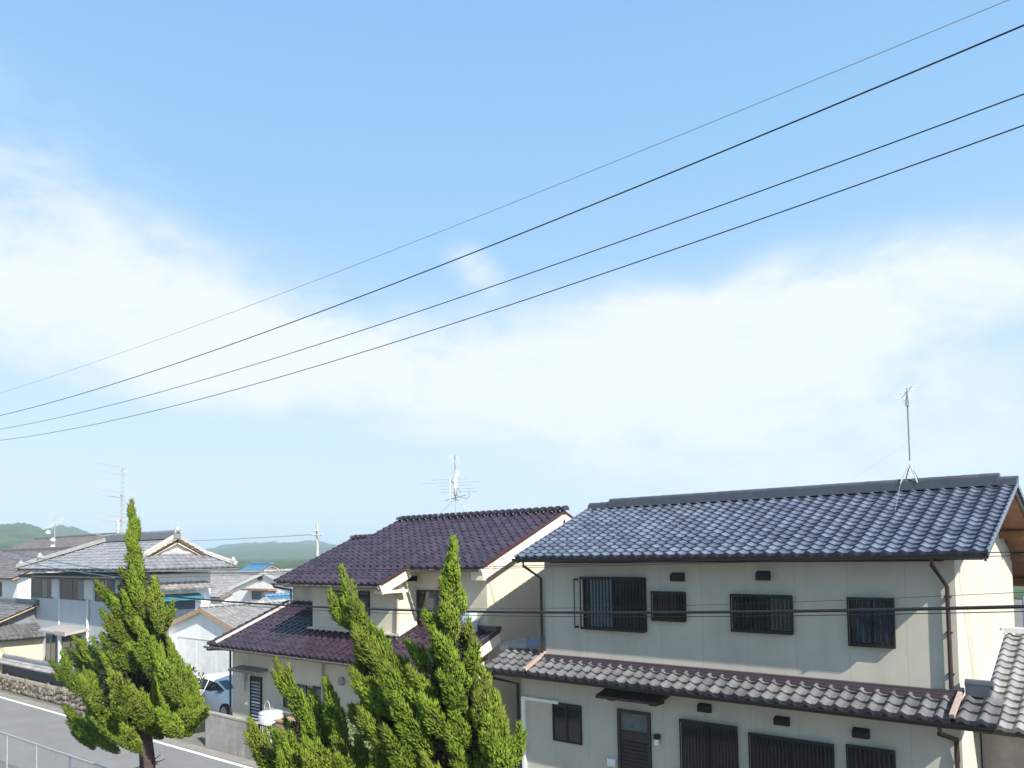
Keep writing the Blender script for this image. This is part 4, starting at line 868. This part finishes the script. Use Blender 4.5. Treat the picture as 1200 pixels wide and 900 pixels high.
# house with the low brown-edged roof at the left edge (its right gable verge runs up behind the coped wall)
h0 = gable_side('house', 'low outbuilding with brown-edged grey roof at the left edge behind the garden wall', -58, -49.5, 14.2, 18.4, 2.35, .42, mat('shade_toned_plaster', (.15, .16, .18), .9, .15, 2, stain=(.22, .21, .19), stain_amt=.5, stain_scale=.5), tile_grey, 71)  # wall colour made darker and bluer, standing in for the shade under the eave
q = MB(); tiles(q, (-47.9, 14.1, 1.62), (0, 1, 0), Vector((-1, 0, .42)).normalized(), 4.2, 1.7, .28, .25, seed=79); lr0 = q.build('lower_roof', tile_grey, h0)
q = MB(); slope_slab(q, (-47.95, 14.15, 1.60), (0, 1, 0), Vector((-1, 0, .42)).normalized(), 4.1, 1.65, .06, -.06); q.build('lower_eaves', dark_wood, lr0)
q = MB(); q.box(-49.4, -48.4, 14.3, 18.2, -.2, 1.55); q.build('lower_wall', mat('cream_plaster', (.50, .44, .33), .9, .1, 2), h0)
h2 = gable_side('house', 'white two-storey house with dull grey-brown roof at the far left edge', -72, -57.0, 17.8, 25.5, 4.75, .42, white_stucco, mat('grey_brown_tile', (.13, .115, .12), .5, .2, 3, attr='tint', attr_amt=.25), 74, win=[(-62.5, -60, 3.0, 4.3)])
gable_side('house', 'brown-roofed house seen over the far left rooftops below the green hill', -118, -92, 34, 44, 6.4, .40, white_stucco, mat('dusty_brown_tile', (.125, .115, .11), .6, .2, 3, attr='tint', attr_amt=.3), 77)
# white house with gable front, seen between the hipped house and the purple roof
Y3 = 30
p1 = at(305, 670, Y=Y3); e0 = at(264, 689, Y=Y3); hw = abs(p1.x - e0.x); 
t = thing('house', 'distant white gabled house with small window between grey and purple roofs', 'house', (p1.x, Y3 + 4, 0))
sg = (p1.z - e0.z) / hw
gable_front(t, p1.x - hw + .3, p1.x + hw - .3, Y3 + .4, Y3 + 8, e0.z + .3 * sg - .1, sg, white_stucco, tile_light, seed=81, trim=white_pvc, fo=.15)
a, b = at(296, 693, Y=Y3 + .4), at(322, 703, Y=Y3 + .4); window(t, a.x, b.x, b.z, a.z, Y3 + .4, lattice=False, frame=board_wood, curtain=(a.x + .1, b.x - .1, lace))
q = MB(); q.box(a.x - .4, b.x + .3, Y3 - .3, Y3 + .4, a.z + .1, a.z + .22); q.build('window_hood', mat('brown_hood', (.20, .14, .10), .5), t)
q = MB(); pv = at(305, 677, Y=Y3 + .4); q.box(pv.x - .28, pv.x + .28, Y3 + .34, Y3 + .4, pv.z - .18, pv.z + .1); q.build('gable_vent', dark_wood, t)
q = MB(); xw = at(268, 690, Y=Y3).x
Y4 = 26
p2 = at(308, 703, Y=Y4); t = thing('house', 'small white building with bright blue tiled gable roof behind the purple roof', 'house', (p2.x, Y4 + 2, 0))
gable_front(t, p2.x - 1.7, p2.x + 1.7, Y4 + .3, Y4 + 4.5, p2.z - .55, .38, white_stucco, tile_azure, seed=84, trim=white_pvc, ov=.3, fo=.15)
q = MB(); q.box(p2.x - .5, p2.x + .5, Y4 + .22, Y4 + .3, p2.z - .6, p2.z - .3); q.build('gable_vent', dark_wood, t)
Y5 = 44
p3 = at(286, 661, Y=Y5); p4 = at(312, 661, Y=Y5)
gable_side('house', 'far white house with bright blue tiled roof below the wooded hill', p3.x + .5, p4.x - .5, Y5 - .8, Y5 + 2.2, p3.z - .85, .45, white_stucco, tile_azure, 87)
for (px, py, Y, lab) in ((270, 690, 36, 'white house with pale grey roof far behind the garage'), (430, 655, 44, 'grey-roofed house hidden far behind the purple roof'), (560, 650, 40, 'plain white house far behind the blue-grey roof')):
    c = at(px, py, Y=Y); gable_side('house', lab, c.x - 4, c.x + 4, Y - 3, Y + 4, 2.7 if px == 270 else 4.4, .42, white_stucco, tile_light, 90 + Y)

# ------------------------------------------------------------------ poles and wires
conc = mat('pole_concrete', (.36, .355, .34), .85, .12, 2)
def pole(label, x, y, z, r=.14, arms=(), cat='utility pole', group='utility poles'):
    t = thing('utility_pole', label, cat, (x, y, 0), group)
    q = MB(); q.tube([(x, y, -.3), (x, y, z * .5), (x, y, z)], [r * 1.15, r, r * .8], 14); q.build('shaft', conc, t)
    for (za, l, ang) in arms:
        q = MB(); d = Vector((math.cos(ang), math.sin(ang), 0)); bar(q, Vector((x, y - r, za)) - d * l, Vector((x, y - r, za)) + d * l, .09, .09); arm = q.build('crossarm', steel, t)
        q = MB()
        for k in (-.9, -.45, .45, .9): q.lathe(Vector((x, y - r, za + .045)) + d * l * k, [(0, 0), (.05, 0), (.03, .06), (.05, .1), (.02, .16), (0, .17)], 8)
        q.build('insulators', white_pvc, arm)
    return t
PX, PY = 14.0, 12.75
pole('tall concrete utility pole at the roadside right of the near house', PX, PY, 14.2, .13, ((13.7, .9, R(90)), (12.6, .9, R(90))))
pole('tall concrete utility pole at the roadside left of the hipped house', -50.5, 12.3, 14.2, .13, ((13.6, .9, R(90)), (12.4, .9, R(90))))
sp = at(158, 690, Y=12.75)
pole('short utility pole carrying cables hidden behind the tall left juniper', sp.x, sp.y, 5.35, .085)
pf = at(372, 640, Y=62); zt = at(371, 613, Y=62).z; za = at(372, 627.5, Y=62).z
t = pole('slim pale utility pole with crossarm far off above the purple roof', pf.x, 62, zt, .20, ((za, 1.35, R(0)), (za + .5, .5, 0)))
black_ins = mat('black_cable_sheath', (.012, .012, .016), .5, .1, 5); teal_ins = mat('teal_blue_cable', (.05, .13, .20), .5); grey_ins = mat('bare_grey_conductor', (.22, .24, .27), .5)
def wire(name, label, pts, Y, x_ends, r, m_, group, y_ends=None, ends_z=None, n=60):
    P_ = [at(px, py, Y=Y) for px, py in pts]; X = np.array([p.x for p in P_]); Z = np.array([p.z for p in P_])
    c = np.polyfit(X, Z, 2); xs = np.linspace(x_ends[0], x_ends[1], n); zs = np.polyval(c, xs)
    q = MB(); q.tube([(x, Y, z) for x, z in zip(xs, zs)], r, 6)
    o = q.build(name, m_); tag(o, label, 'cable', group); return o
wg = 'overhead power lines crossing the sky'
wire('power_line', 'topmost overhead line, thin and grey, crossing the sky', [(0, 461), (300, 352), (600, 241), (900, 128), (1146, 2)], 12.45, (-50.5, PX), .006, grey_ins, wg)
wire('power_line', 'second overhead line from the top, thickest and black', [(0, 487), (300, 393), (600, 277), (900, 159), (1200, 27)], 12.6, (-50.5, PX), .013, black_ins, wg)
wire('power_line', 'third overhead line from the top, black, crossing the sky', [(0, 503), (300, 426), (600, 328), (900, 223), (1200, 108)], 12.7, (-50.5, PX), .010, black_ins, wg)
wire('power_line', 'lowest overhead line across the sky, black', [(0, 516), (300, 450), (600, 355), (900, 257), (1200, 145)], 12.8, (-50.5, PX), .010, black_ins, wg)
cg = 'cables passing in front of the houses'
wire('cable', 'thick black bundled cable passing across the house windows', [(187, 698), (320, 707), (480, 717), (640, 717.5), (900, 716), (1200, 711)], 12.70, (sp.x, PX), .028, black_ins, cg)
wire('cable', 'thin black messenger wire hanging just under the thick bundled cable', [(187, 701), (320, 711), (480, 721), (640, 722), (900, 721), (1200, 717)], 12.70, (sp.x, PX), .008, black_ins, cg)
wire('cable', 'thin dark wire just above the thick bundled cable', [(480, 713), (640, 712.5), (780, 711), (900, 706), (1200, 694)], 12.80, (sp.x, PX), .0045, black_ins, cg)
wire('cable', 'thin dark wire crossing the upper walls just under the eaves', [(285, 671), (460, 668), (605, 663), (760, 658.5), (900, 655), (1200, 647)], 12.60, (sp.x, PX), .008, black_ins, cg)
wire('cable', 'second thin dark wire under the eaves, slightly lower', [(285, 674), (460, 669), (605, 665), (760, 662), (900, 659.5), (1200, 650)], 12.75, (sp.x, PX), .006, black_ins, cg)
def span(name, label, a, b, sag, r, m_, group, n=24):
    a, b = Vector(a), Vector(b); q = MB(); q.tube([a.lerp(b, i / n) - Vector((0, 0, sag * 4 * (i / n) * (1 - i / n))) for i in range(n + 1)], r, 6); tag(q.build(name, m_), label, 'cable', group)
span('cable', 'upper teal service cable falling across the left hipped roof', (-50.5, 12.3, 7.35), (sp.x, sp.y, 5.25), .25, .018, teal_ins, cg)
span('cable', 'lower teal service cable falling across the left hipped roof', (-50.5, 12.3, 7.1), (sp.x, sp.y, 5.05), .32, .018, teal_ins, cg)
a = at(225, 632, Y=75)
span('power_line', 'pale far-off power line running to the slim distant pole', (pf.x - 1.2, 62, za + .15), (a.x - 40, 80, a.z + .3), .25, .05, grey_ins, wg)

# ------------------------------------------------------------------ chain-link fence
def fence():
    xa, xb = -33.0, -12.2
    fy = lambda x: 7.45 + .036 * (x + 25)
    t = thing('chain_link_fence', 'galvanised chain-link fence with top rail along the near side of the road', 'fence', (-22, 7.5, 0)); H = 1.1
    q = MB(); q.tube([(xa, fy(xa), H), (xb, fy(xb), H)], .022, 8); q.build('top_rail', steel, t)
    dark = mat('blue_grey_painted_steel', (.10, .13, .20), .45)
    x = -24.55
    k = 0
    for x in (-30.4, -28.45, -26.5, -24.55, -22.6, -20.65, -18.7, -16.75, -14.8):
        q = MB(); q.tube([(x, fy(x), -.2), (x, fy(x), H)], .024, 8); q.build('post', steel if x < -21.5 else dark, t)
    q = MB(); st = .06
    for i in range(int((xb - xa + H) / st)):
        x0 = xa + i * st
        for s_ in (1, -1):
            x1 = x0 - H * s_ if s_ == 1 else x0 - H
            a_, b_ = (x0, x0 - H) if s_ == 1 else (x0 - H, x0)
            if min(a_, b_) < xa or max(a_, b_) > xb: continue
            q.tube([(a_, fy(a_) + .003 * s_, .04), (b_, fy(b_) + .003 * s_, H - .02)], .0019, 3, caps=False)
    q.build('wire_mesh', steel, t)
fence()

# ------------------------------------------------------------------ junipers
leaf = mat('juniper_foliage', (.118, .176, .015), .66, .22, 1.6, attr='tint', attr_amt=.60, spec=.2, stain=(.135, .105, .030), stain_amt=.6, stain_scale=1.7, transl=(1.25, 1.35, .8))
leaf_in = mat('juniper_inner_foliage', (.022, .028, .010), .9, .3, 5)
bark = mat('juniper_bark', (.055, .038, .030), .95, .35, 9, bump=.8, bscale=25)

class Crown:
    def __init__(s, seed): s.r = np.random.default_rng(seed); s.V = []; s.T = []; s.Mi = []; s.C = MB(); s.n = 0
    def sprigs(s, P, D, ln, wd, tint, mi=0):
        """n little tapering shoots: 3-sided spikes"""
        n = len(P); r = s.r
        a = np.cross(D, r.normal(size=(n, 3))); a /= np.linalg.norm(a, axis=1)[:, None] + 1e-9; b = np.cross(D, a)
        base = P; v = np.zeros((n, 5, 3))
        for k, ang in enumerate((0, 2.094, 4.189)):
            v[:, k] = base + D * (ln * .38)[:, None] + (a * math.cos(ang) + b * math.sin(ang)) * wd[:, None]
        v[:, 3] = base + D * ln[:, None]; v[:, 4] = base
        s.V.append(v.reshape(-1, 3)); s.T.append(np.repeat(tint, 6)); s.Mi.append(np.full(6 * n, mi, np.int32)); s.n += n
    def flame(s, base, tip, w, curve=.25, dens=1.0, subs=7, level=0, tint=.5):
        r = s.r; base = np.array(base, float); tip = np.array(tip, float); ax = tip - base; L_ = np.linalg.norm(ax)
        out = ax.copy(); out[2] = 0; nrm = np.linalg.norm(out)
        ctrl = (base + tip) / 2 + (out / nrm * L_ * curve if nrm > 1e-3 else 0) - np.array([0, 0, L_ * curve * .5])
        def P(t): t = t[:, None]; return (1 - t) ** 2 * base + 2 * t * (1 - t) * ctrl + t * t * tip
        def T(t): t = t[:, None]; d = 2 * (1 - t) * (ctrl - base) + 2 * t * (tip - ctrl); return d / (np.linalg.norm(d, axis=1)[:, None] + 1e-9)
        def rad(t): return w * np.where(t < .38, (np.clip(t, 0.02, 1) / .38) ** .55, np.clip(1 - (t - .38) / .62, 0, 1) ** 1.0)
        area = L_ * w * 4.2; n = int(area * 2900 * dens) + 10
        t = r.random(n) ** .95; c = P(t); d = T(t)
        g = r.normal(size=(n, 3)); g -= d * (g * d).sum(1)[:, None]; g /= np.linalg.norm(g, axis=1)[:, None] + 1e-9
        rr = rad(t); q = c + g * (rr * r.uniform(.55, 1.0, n))[:, None]
        D = d * 1.1 + g * .42 + r.normal(size=(n, 3)) * .20; D /= np.linalg.norm(D, axis=1)[:, None]
        ln = r.uniform(.032, .075, n) * (1.0 + .3 * (t > .8)); wd = r.uniform(.0048, .0092, n)
        s.sprigs(q, D, ln, wd, np.clip(tint + r.normal(0, .24, n), 0, 1))
        if level == 0 and w > .05:                              # inner mass
            tt = np.linspace(.04, .9, 7); cc = P(tt); rc = rad(tt) * .58
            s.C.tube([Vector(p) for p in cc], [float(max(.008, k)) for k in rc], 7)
        for i in range(subs if level < 1 else 0):
            ts = np.array([r.uniform(.08, .66)]); c0 = P(ts)[0]; d0 = T(ts)[0]; g0 = r.normal(size=3); g0 -= d0 * g0.dot(d0); g0 /= np.linalg.norm(g0)
            l = L_ * r.uniform(.20, .34) * (1.1 - .5 * ts[0]); dd = d0 * 1.0 + g0 * .30 + np.array([0, 0, .22]); dd /= np.linalg.norm(dd)
            b0 = c0 + g0 * float(rad(ts)[0]) * .55
            s.flame(b0, b0 + dd * l, max(.020, w * r.uniform(.26, .38)), .08, dens, 0, level + 1, np.clip(tint + r.normal(0, .12), 0, 1))
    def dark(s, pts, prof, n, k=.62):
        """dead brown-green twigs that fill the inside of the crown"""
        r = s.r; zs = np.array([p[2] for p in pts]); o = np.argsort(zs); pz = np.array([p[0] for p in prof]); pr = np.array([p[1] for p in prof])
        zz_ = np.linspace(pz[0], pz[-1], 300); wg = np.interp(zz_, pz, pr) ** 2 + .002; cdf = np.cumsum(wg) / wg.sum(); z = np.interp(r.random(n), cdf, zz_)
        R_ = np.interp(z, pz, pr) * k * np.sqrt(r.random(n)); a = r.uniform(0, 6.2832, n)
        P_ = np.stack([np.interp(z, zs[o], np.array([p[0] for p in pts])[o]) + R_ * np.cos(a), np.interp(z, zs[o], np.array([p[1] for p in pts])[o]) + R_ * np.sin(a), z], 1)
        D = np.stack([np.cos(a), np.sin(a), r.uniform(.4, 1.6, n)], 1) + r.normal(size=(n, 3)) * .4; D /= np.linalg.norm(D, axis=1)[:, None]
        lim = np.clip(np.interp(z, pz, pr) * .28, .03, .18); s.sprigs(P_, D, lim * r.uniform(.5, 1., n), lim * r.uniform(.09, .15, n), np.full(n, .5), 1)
    def build(s, root):
        V = np.concatenate(s.V); org = np.array(root.location); n = s.n
        b = np.arange(n)[:, None] * 5
        F = np.concatenate([b + np.array(f) for f in ((0, 1, 3), (1, 2, 3), (2, 0, 3), (1, 0, 4), (2, 1, 4), (0, 2, 4))], axis=1).reshape(-1, 3)
        me = bpy.data.meshes.new('crown'); me.vertices.add(len(V)); me.vertices.foreach_set('co', (V - org).astype(np.float32).ravel())
        me.loops.add(F.size); me.loops.foreach_set('vertex_index', F.ravel().astype(np.int32)); me.polygons.add(len(F))
        me.polygons.foreach_set('loop_start', np.arange(0, F.size, 3, dtype=np.int32))
        a = me.attributes.new('tint', 'FLOAT', 'FACE'); a.data.foreach_set('value', np.concatenate(s.T).astype(np.float32))
        me.materials.append(leaf); me.materials.append(leaf_in); me.polygons.foreach_set('material_index', np.concatenate(s.Mi)); me.update(calc_edges=True); me.validate()
        o = bpy.data.objects.new('crown', me); COL.objects.link(o); o.parent = root
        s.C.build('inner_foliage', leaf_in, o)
        return o

def spire(cr, pts, prof, n, up=1.0, wmin=.05, wmax=.15, lmin=.35, dens=1.0, sweep=.42, zmin=0.):
    """flames set spirally round a stem: pts = stem polyline, prof = (height, crown radius)"""
    r = cr.r; zs = np.array([p[2] for p in pts]); X = np.array([p[0] for p in pts]); Yv = np.array([p[1] for p in pts]); o = np.argsort(zs); zs, X, Yv = zs[o], X[o], Yv[o]
    pz = np.array([p[0] for p in prof]); pr = np.array([p[1] for p in prof]); k = 0
    cr.dark(pts, prof, int(9000 * pr.max()))
    zz_ = np.linspace(pz[0], pz[-1], 400); wgt = np.interp(zz_, pz, pr) ** 1.15 + .03; cdf = np.cumsum(wgt); cdf /= cdf[-1]
    for i in range(n):
        ztip = float(np.interp((i + r.uniform(.1, .9)) / n, cdf, zz_)); Rr = float(np.interp(ztip, pz, pr)); azm = i * 2.39996 + r.uniform(-.4, .4)
        rt = Rr * r.uniform(.62, 1.0); L_ = max(lmin, Rr * r.uniform(.95, 1.35)); rise = L_ * r.uniform(.70, 1.05) * up
        zb = ztip - rise; rb = max(0., rt - L_ * .75); cx, cy = np.interp(ztip, zs, X), np.interp(ztip, zs, Yv); bx, by = np.interp(zb, zs, X), np.interp(zb, zs, Yv)
        tp_ = np.array([cx + rt * math.cos(azm), cy + rt * math.sin(azm), ztip]); D_ = np.array([math.cos(azm), math.sin(azm), 0]) * .42 * min(1, Rr / .35) + np.array([-.757, -.653, 0]) * sweep * min(1, Rr / .35) + np.array([0, 0, 1.]) * r.uniform(.75, 1.05) * up
        bs_ = tp_ - D_ / np.linalg.norm(D_) * L_; bs_[2] = max(bs_[2], zmin)
        cr.flame(bs_, tp_,
                 np.clip(L_ * r.uniform(.15, .20), wmin, wmax), r.uniform(.05, .18), dens, 11, 0, np.clip(.5 + r.normal(0, .14), .1, .9))

def trunk(root, pts, r):
    q = MB(); q.tube(pts, r, 12); return q.build('trunk', bark, root)
TY = 5.8
# tall conical juniper on the left
tr = thing('juniper_tree', 'tallest juniper on the left with pointed spire and bare lower trunk', 'tree', (-12.6, TY, 0), 'juniper trees along the near roadside')
top = at(155, 588, Y=TY); st = [(-12.62, TY, 0), (-12.66, TY, 2.6), (-13.0, TY, 4.1), (top.x, TY, top.z)]
trunk(tr, st, [.15, .115, .07, .02])
cr = Crown(101)
spire(cr, st, [(3.3, .50), (3.55, .80), (3.95, .84), (4.3, .70), (4.75, .50), (5.2, .42), (5.6, .28), (6.0, .17), (6.35, .10), (6.62, .04)], 46, 1.0, .05, .15, .36, zmin=2.95)
for z in np.arange(4.9, 6.5, .085):
    a = cr.r.uniform(0, 6.28); x = float(np.interp(z, [4.1, top.z], [-13.0, top.x])); k = max(.02, .13 * (6.75 - z) / 1.8)
    cr.flame((x + .08, TY, z - .25), (x + k * math.cos(a) - .03, TY + k * math.sin(a), z + .28), .03 + k * .42, .03, 1, 6)
cr.flame((top.x + .02, TY, top.z - .6), (top.x, TY, top.z), .05, 0, 1, 5)
def F_(cr, b, tpx, w, dy=0., curve=.10, tint=.5, subs=11):
    a = at(*b, Y=TY + dy * .6); c = at(*tpx, Y=TY + dy); cr.flame(a, c, w, curve, 1, subs, 0, tint)
def lobes(cr, rows, ox=0, oy=0, k=1.0):
    for (bx_, by_, tx_, ty_, w_, dy_) in rows: F_(cr, (ox + bx_ * k, oy + by_ * k), (ox + tx_ * k, oy + ty_ * k), w_ * .80, dy_, .06, float(np.clip(.5 + cr.r.normal(0, .1), .2, .8)))
# lobes seen on the road side (crop units of the photograph: one unit = .3624 px)
lobes(cr, [(345, 430, 217, 298, .17, -.35), (340, 505, 232, 392, .17, -.4), (345, 590, 238, 470, .17, -.45), (260, 600, 148, 478, .14, .1), (235, 690, 68, 556, .19, -.2), (240, 620, 128, 515, .13, .25),
           (300, 760, 288, 600, .15, -.75), (400, 760, 330, 640, .17, -.75), (290, 850, 113, 700, .18, -.3), (330, 840, 180, 680, .14, -.6), (360, 850, 300, 765, .14, -.85), (425, 470, 402, 288, .14, -.1),
           (425, 470, 462, 362, .08, .1), (450, 610, 345, 420, .18, -.55), (490, 680, 450, 485, .13, .2), (500, 700, 400, 520, .18, -.5), (495, 660, 488, 555, .09, .2), (500, 800, 415, 712, .17, -.7), (480, 800, 573, 706, .10, -.2),
           (520, 800, 490, 680, .15, -.3), (240, 820, 150, 745, .13, -.45), (210, 840, 120, 720, .12, .1), (470, 700, 440, 560, .16, -.35), (300, 700, 195, 590, .15, -.5), (380, 420, 330, 250, .13, -.2), (375, 480, 300, 330, .14, -.3)], 35, 574, .3624)
cr.build(tr)
q = MB(); rs = random.Random(3)
for i in range(26):
    z = rs.uniform(2.2, 3.4); a = rs.uniform(0, 6.28); l = rs.uniform(.1, .28); q.tube([(-12.66, TY, z), (-12.66 + l * math.cos(a), TY + l * math.sin(a), z + l * rs.uniform(-.1, .7))], [.014, .005], 5)
q.build('dead_twigs', bark, tr)

def Z(px, py): p_ = at(px, py, Y=TY); return (p_.x, TY, p_.z)
# upright juniper, tall centre tip
tr = thing('juniper_tree', 'upright juniper with narrow tip against the cream balcony wall, fuller below', 'tree', (-5.7, TY, 0), 'juniper trees along the near roadside')
st = [(-5.6, TY, 0), Z(540, 880), Z(528, 760), Z(530, 634)]; trunk(tr, st, [.12, .08, .05, .01]); cr = Crown(102)
sc = lambda px: px / 117.
zt = lambda y: Z(530, y)[2]
spire(cr, st, [(zt(935), sc(50)), (zt(880), sc(56)), (zt(830), sc(48)), (zt(800), sc(40)), (zt(765), sc(33)), (zt(730), sc(25)), (zt(700), sc(17)), (zt(670), sc(11)), (zt(645), sc(4))], 48, 1.15, .03, .12, .26)
for y in range(652, 740, 7):
    a = cr.r.uniform(0, 6.28); x, _, z = Z(529, y); k = .02 + .07 * (y - 640) / 100; cr.flame((x, TY, z - .2), (x + k * math.cos(a), TY + k * math.sin(a), z + .17), .025 + k * .5, .05, 1, 4)
cr.flame(Z(530, 690), Z(530, 634), .04, 0, 1, 4)
KX = dict(ox=270, oy=609, k=.3233)
lobes(cr, [(770, 430, 705, 340, .10, -.1), (860, 560, 885, 440, .10, .0), (800, 520, 745, 420, .12, -.3), (740, 560, 640, 440, .11, .1), (760, 700, 650, 540, .15, -.3), (860, 700, 760, 560, .14, -.35), (830, 620, 800, 470, .13, -.25), (880, 660, 850, 570, .10, .1), (800, 800, 690, 640, .15, -.45), (870, 830, 800, 680, .13, -.3), (730, 660, 640, 560, .11, .2)], **KX)
cr.build(tr)
# leaning juniper
tr = thing('juniper_tree', 'juniper leaning left with split tip before the cream block of the purple-roofed house', 'tree', (-6.5, TY, 0), 'juniper trees along the near roadside')
st = [(-6.4, TY, 0), Z(485, 900), Z(455, 810), Z(425, 735), Z(403, 670)]; trunk(tr, st, [.13, .09, .07, .05, .01]); cr = Crown(103)
zt = lambda y: Z(440, y)[2]
spire(cr, st, [(zt(930), sc(46)), (zt(880), sc(46)), (zt(830), sc(42)), (zt(790), sc(34)), (zt(750), sc(25)), (zt(720), sc(17)), (zt(700), sc(11)), (zt(680), sc(5))], 44, 1.1, .03, .12, .28)
lobes(cr, [(470, 400, 404, 178, .13, .0), (430, 400, 362, 262, .11, -.1), (500, 480, 440, 290, .13, -.15), (560, 560, 450, 390, .15, -.3), (620, 600, 520, 390, .14, .0), (600, 720, 440, 545, .17, -.35), (680, 740, 560, 520, .17, -.4), (700, 660, 610, 500, .12, .1), (780, 790, 650, 580, .17, -.3), (740, 860, 600, 640, .19, -.5), (790, 760, 745, 640, .10, -.1), (640, 880, 470, 690, .17, -.45), (560, 820, 440, 680, .15, .0), (700, 960, 560, 760, .18, -.6)], **KX)
cr.build(tr)
# low spreading juniper
tr = thing('juniper_tree', 'low spreading juniper with several horn-like tips before the iron railing', 'tree', (-8.3, TY, 0), 'juniper trees along the near roadside')
st = [(-8.0, TY, 0), Z(385, 960), Z(372, 900), Z(360, 860)]; trunk(tr, st, [.12, .09, .06, .03]); cr = Crown(104)
spire(cr, st, [(Z(370, 960)[2], sc(60)), (Z(370, 905)[2], sc(62)), (Z(370, 870)[2], sc(50)), (Z(370, 845)[2], sc(30))], 62, 1.0, .04, .12, .26)
lobes(cr, [(330, 800, 168, 512, .16, -.1), (300, 760, 225, 620, .12, .1), (330, 800, 290, 620, .11, .25), (420, 830, 345, 580, .13, -.1), (370, 820, 320, 660, .11, .2), (420, 850, 380, 640, .10, .3), (200, 960, 72, 730, .19, -.25), (160, 930, 75, 770, .13, .1), (330, 960, 150, 760, .17, -.4), (300, 930, 200, 730, .14, .1), (420, 950, 270, 800, .17, -.5), (470, 960, 380, 740, .16, -.2), (520, 980, 460, 790, .15, -.1), (360, 990, 270, 850, .16, -.6), (460, 990, 390, 860, .16, -.6), (260, 980, 180, 850, .14, -.5), (560, 1000, 520, 850, .15, -.5)], **KX)
cr.build(tr)
# small one at the right
tr = thing('juniper_tree', 'smaller juniper at the right end beside the white cable duct, three short tips', 'tree', (-5.0, TY, 0), 'juniper trees along the near roadside')
st = [(-5.05, TY, 0), Z(578, 950), Z(575, 860), Z(568, 800)]; trunk(tr, st, [.1, .07, .04, .02]); cr = Crown(105)
zt = lambda y: Z(575, y)[2]
spire(cr, st, [(zt(930), sc(34)), (zt(890), sc(32)), (zt(850), sc(26)), (zt(820), sc(16)), (zt(800), sc(7))], 34, 1.2, .03, .09, .24)
lobes(cr, [(930, 720, 915, 548, .11, .0), (985, 820, 960, 630, .12, .05), (1030, 900, 1045, 745, .08, .0), (1010, 920, 985, 730, .13, -.2), (940, 800, 890, 640, .11, -.15), (960, 880, 930, 720, .13, -.25), (1000, 960, 960, 800, .14, -.3), (900, 760, 850, 600, .09, .3)], **KX)
cr.build(tr)

# broadleaf shrub by the hipped house
def shrub(label, c, rx, rz, n, seed, col):
    t = thing('shrub', label, 'shrub', (c[0], c[1], 0)); r = np.random.default_rng(seed)
    q = MB()
    for k in range(5): a = k * 1.26; q.tube([(c[0], c[1], 0), (c[0] + rx * .5 * math.cos(a), c[1] + rx * .5 * math.sin(a), c[2])], [.04, .012], 6)
    q.build('stems', bark, t)
    q = MB(); u = r.normal(size=(n, 3)); u /= np.linalg.norm(u, axis=1)[:, None]; lump = 1 + .25 * np.sin(u[:, 0] * 5 + seed) * np.cos(u[:, 1] * 4)
    for i in range(n):
        p = Vector(c) + Vector(u[i]) * Vector((1,)*3).x * 0 + Vector((u[i, 0] * rx, u[i, 1] * rx, u[i, 2] * rz)) * float(lump[i] * r.uniform(.55, 1)); d = Vector(r.normal(size=3)).normalized(); e = d.cross(Vector(r.normal(size=3))).normalized(); l = r.uniform(.05, .10)
        q.add([p, p + d * l + e * l * .45, p + d * l * 2, p + d * l - e * l * .45], [(0, 1, 2, 3)], 0, False, float(r.random()))
    q.build('leaves', mat('shrub_leaf_%d' % seed, col, .5, .2, 3, attr='tint', attr_amt=.5, transl=(1.1, 1.2, .8)), t)
p_ = at(112, 768, Y=14.2)
shrub('dark green round shrub between the garden wall and the blue-grey house', (p_.x, 14.2, 1.2), 1.3, 1.2, 2600, 1, (.035, .060, .020))
p_ = at(208, 775, Y=14.0)
shrub('brownish green shrub behind the right side of the tallest juniper', (p_.x, 14.0, 1.0), .8, 1.1, 1600, 2, (.10, .085, .035))
p_ = at(412, 845, Y=13.2)
shrub('pale leafy bush before the ground-floor wall of the purple-roofed house', (p_.x, 13.2, .7), .9, .75, 1800, 3, (.13, .17, .07))

# ------------------------------------------------------------------ air
hz = MB(); hz.box(-3600, 1500, -300, 3400, -3.2, 58)
hm = bpy.data.materials.new('haze_air'); hm.use_nodes = True; t_ = hm.node_tree; t_.nodes.clear()
o_ = t_.nodes.new('ShaderNodeOutputMaterial'); v_ = t_.nodes.new('ShaderNodeVolumePrincipled'); v_.inputs['Density'].default_value = .00052; v_.inputs['Color'].default_value = (.72, .87, 1, 1); v_.inputs['Anisotropy'].default_value = .2
t_.links.new(v_.outputs[0], o_.inputs['Volume'])
ho = hz.build('haze', hm); ho['kind'] = 'stuff'
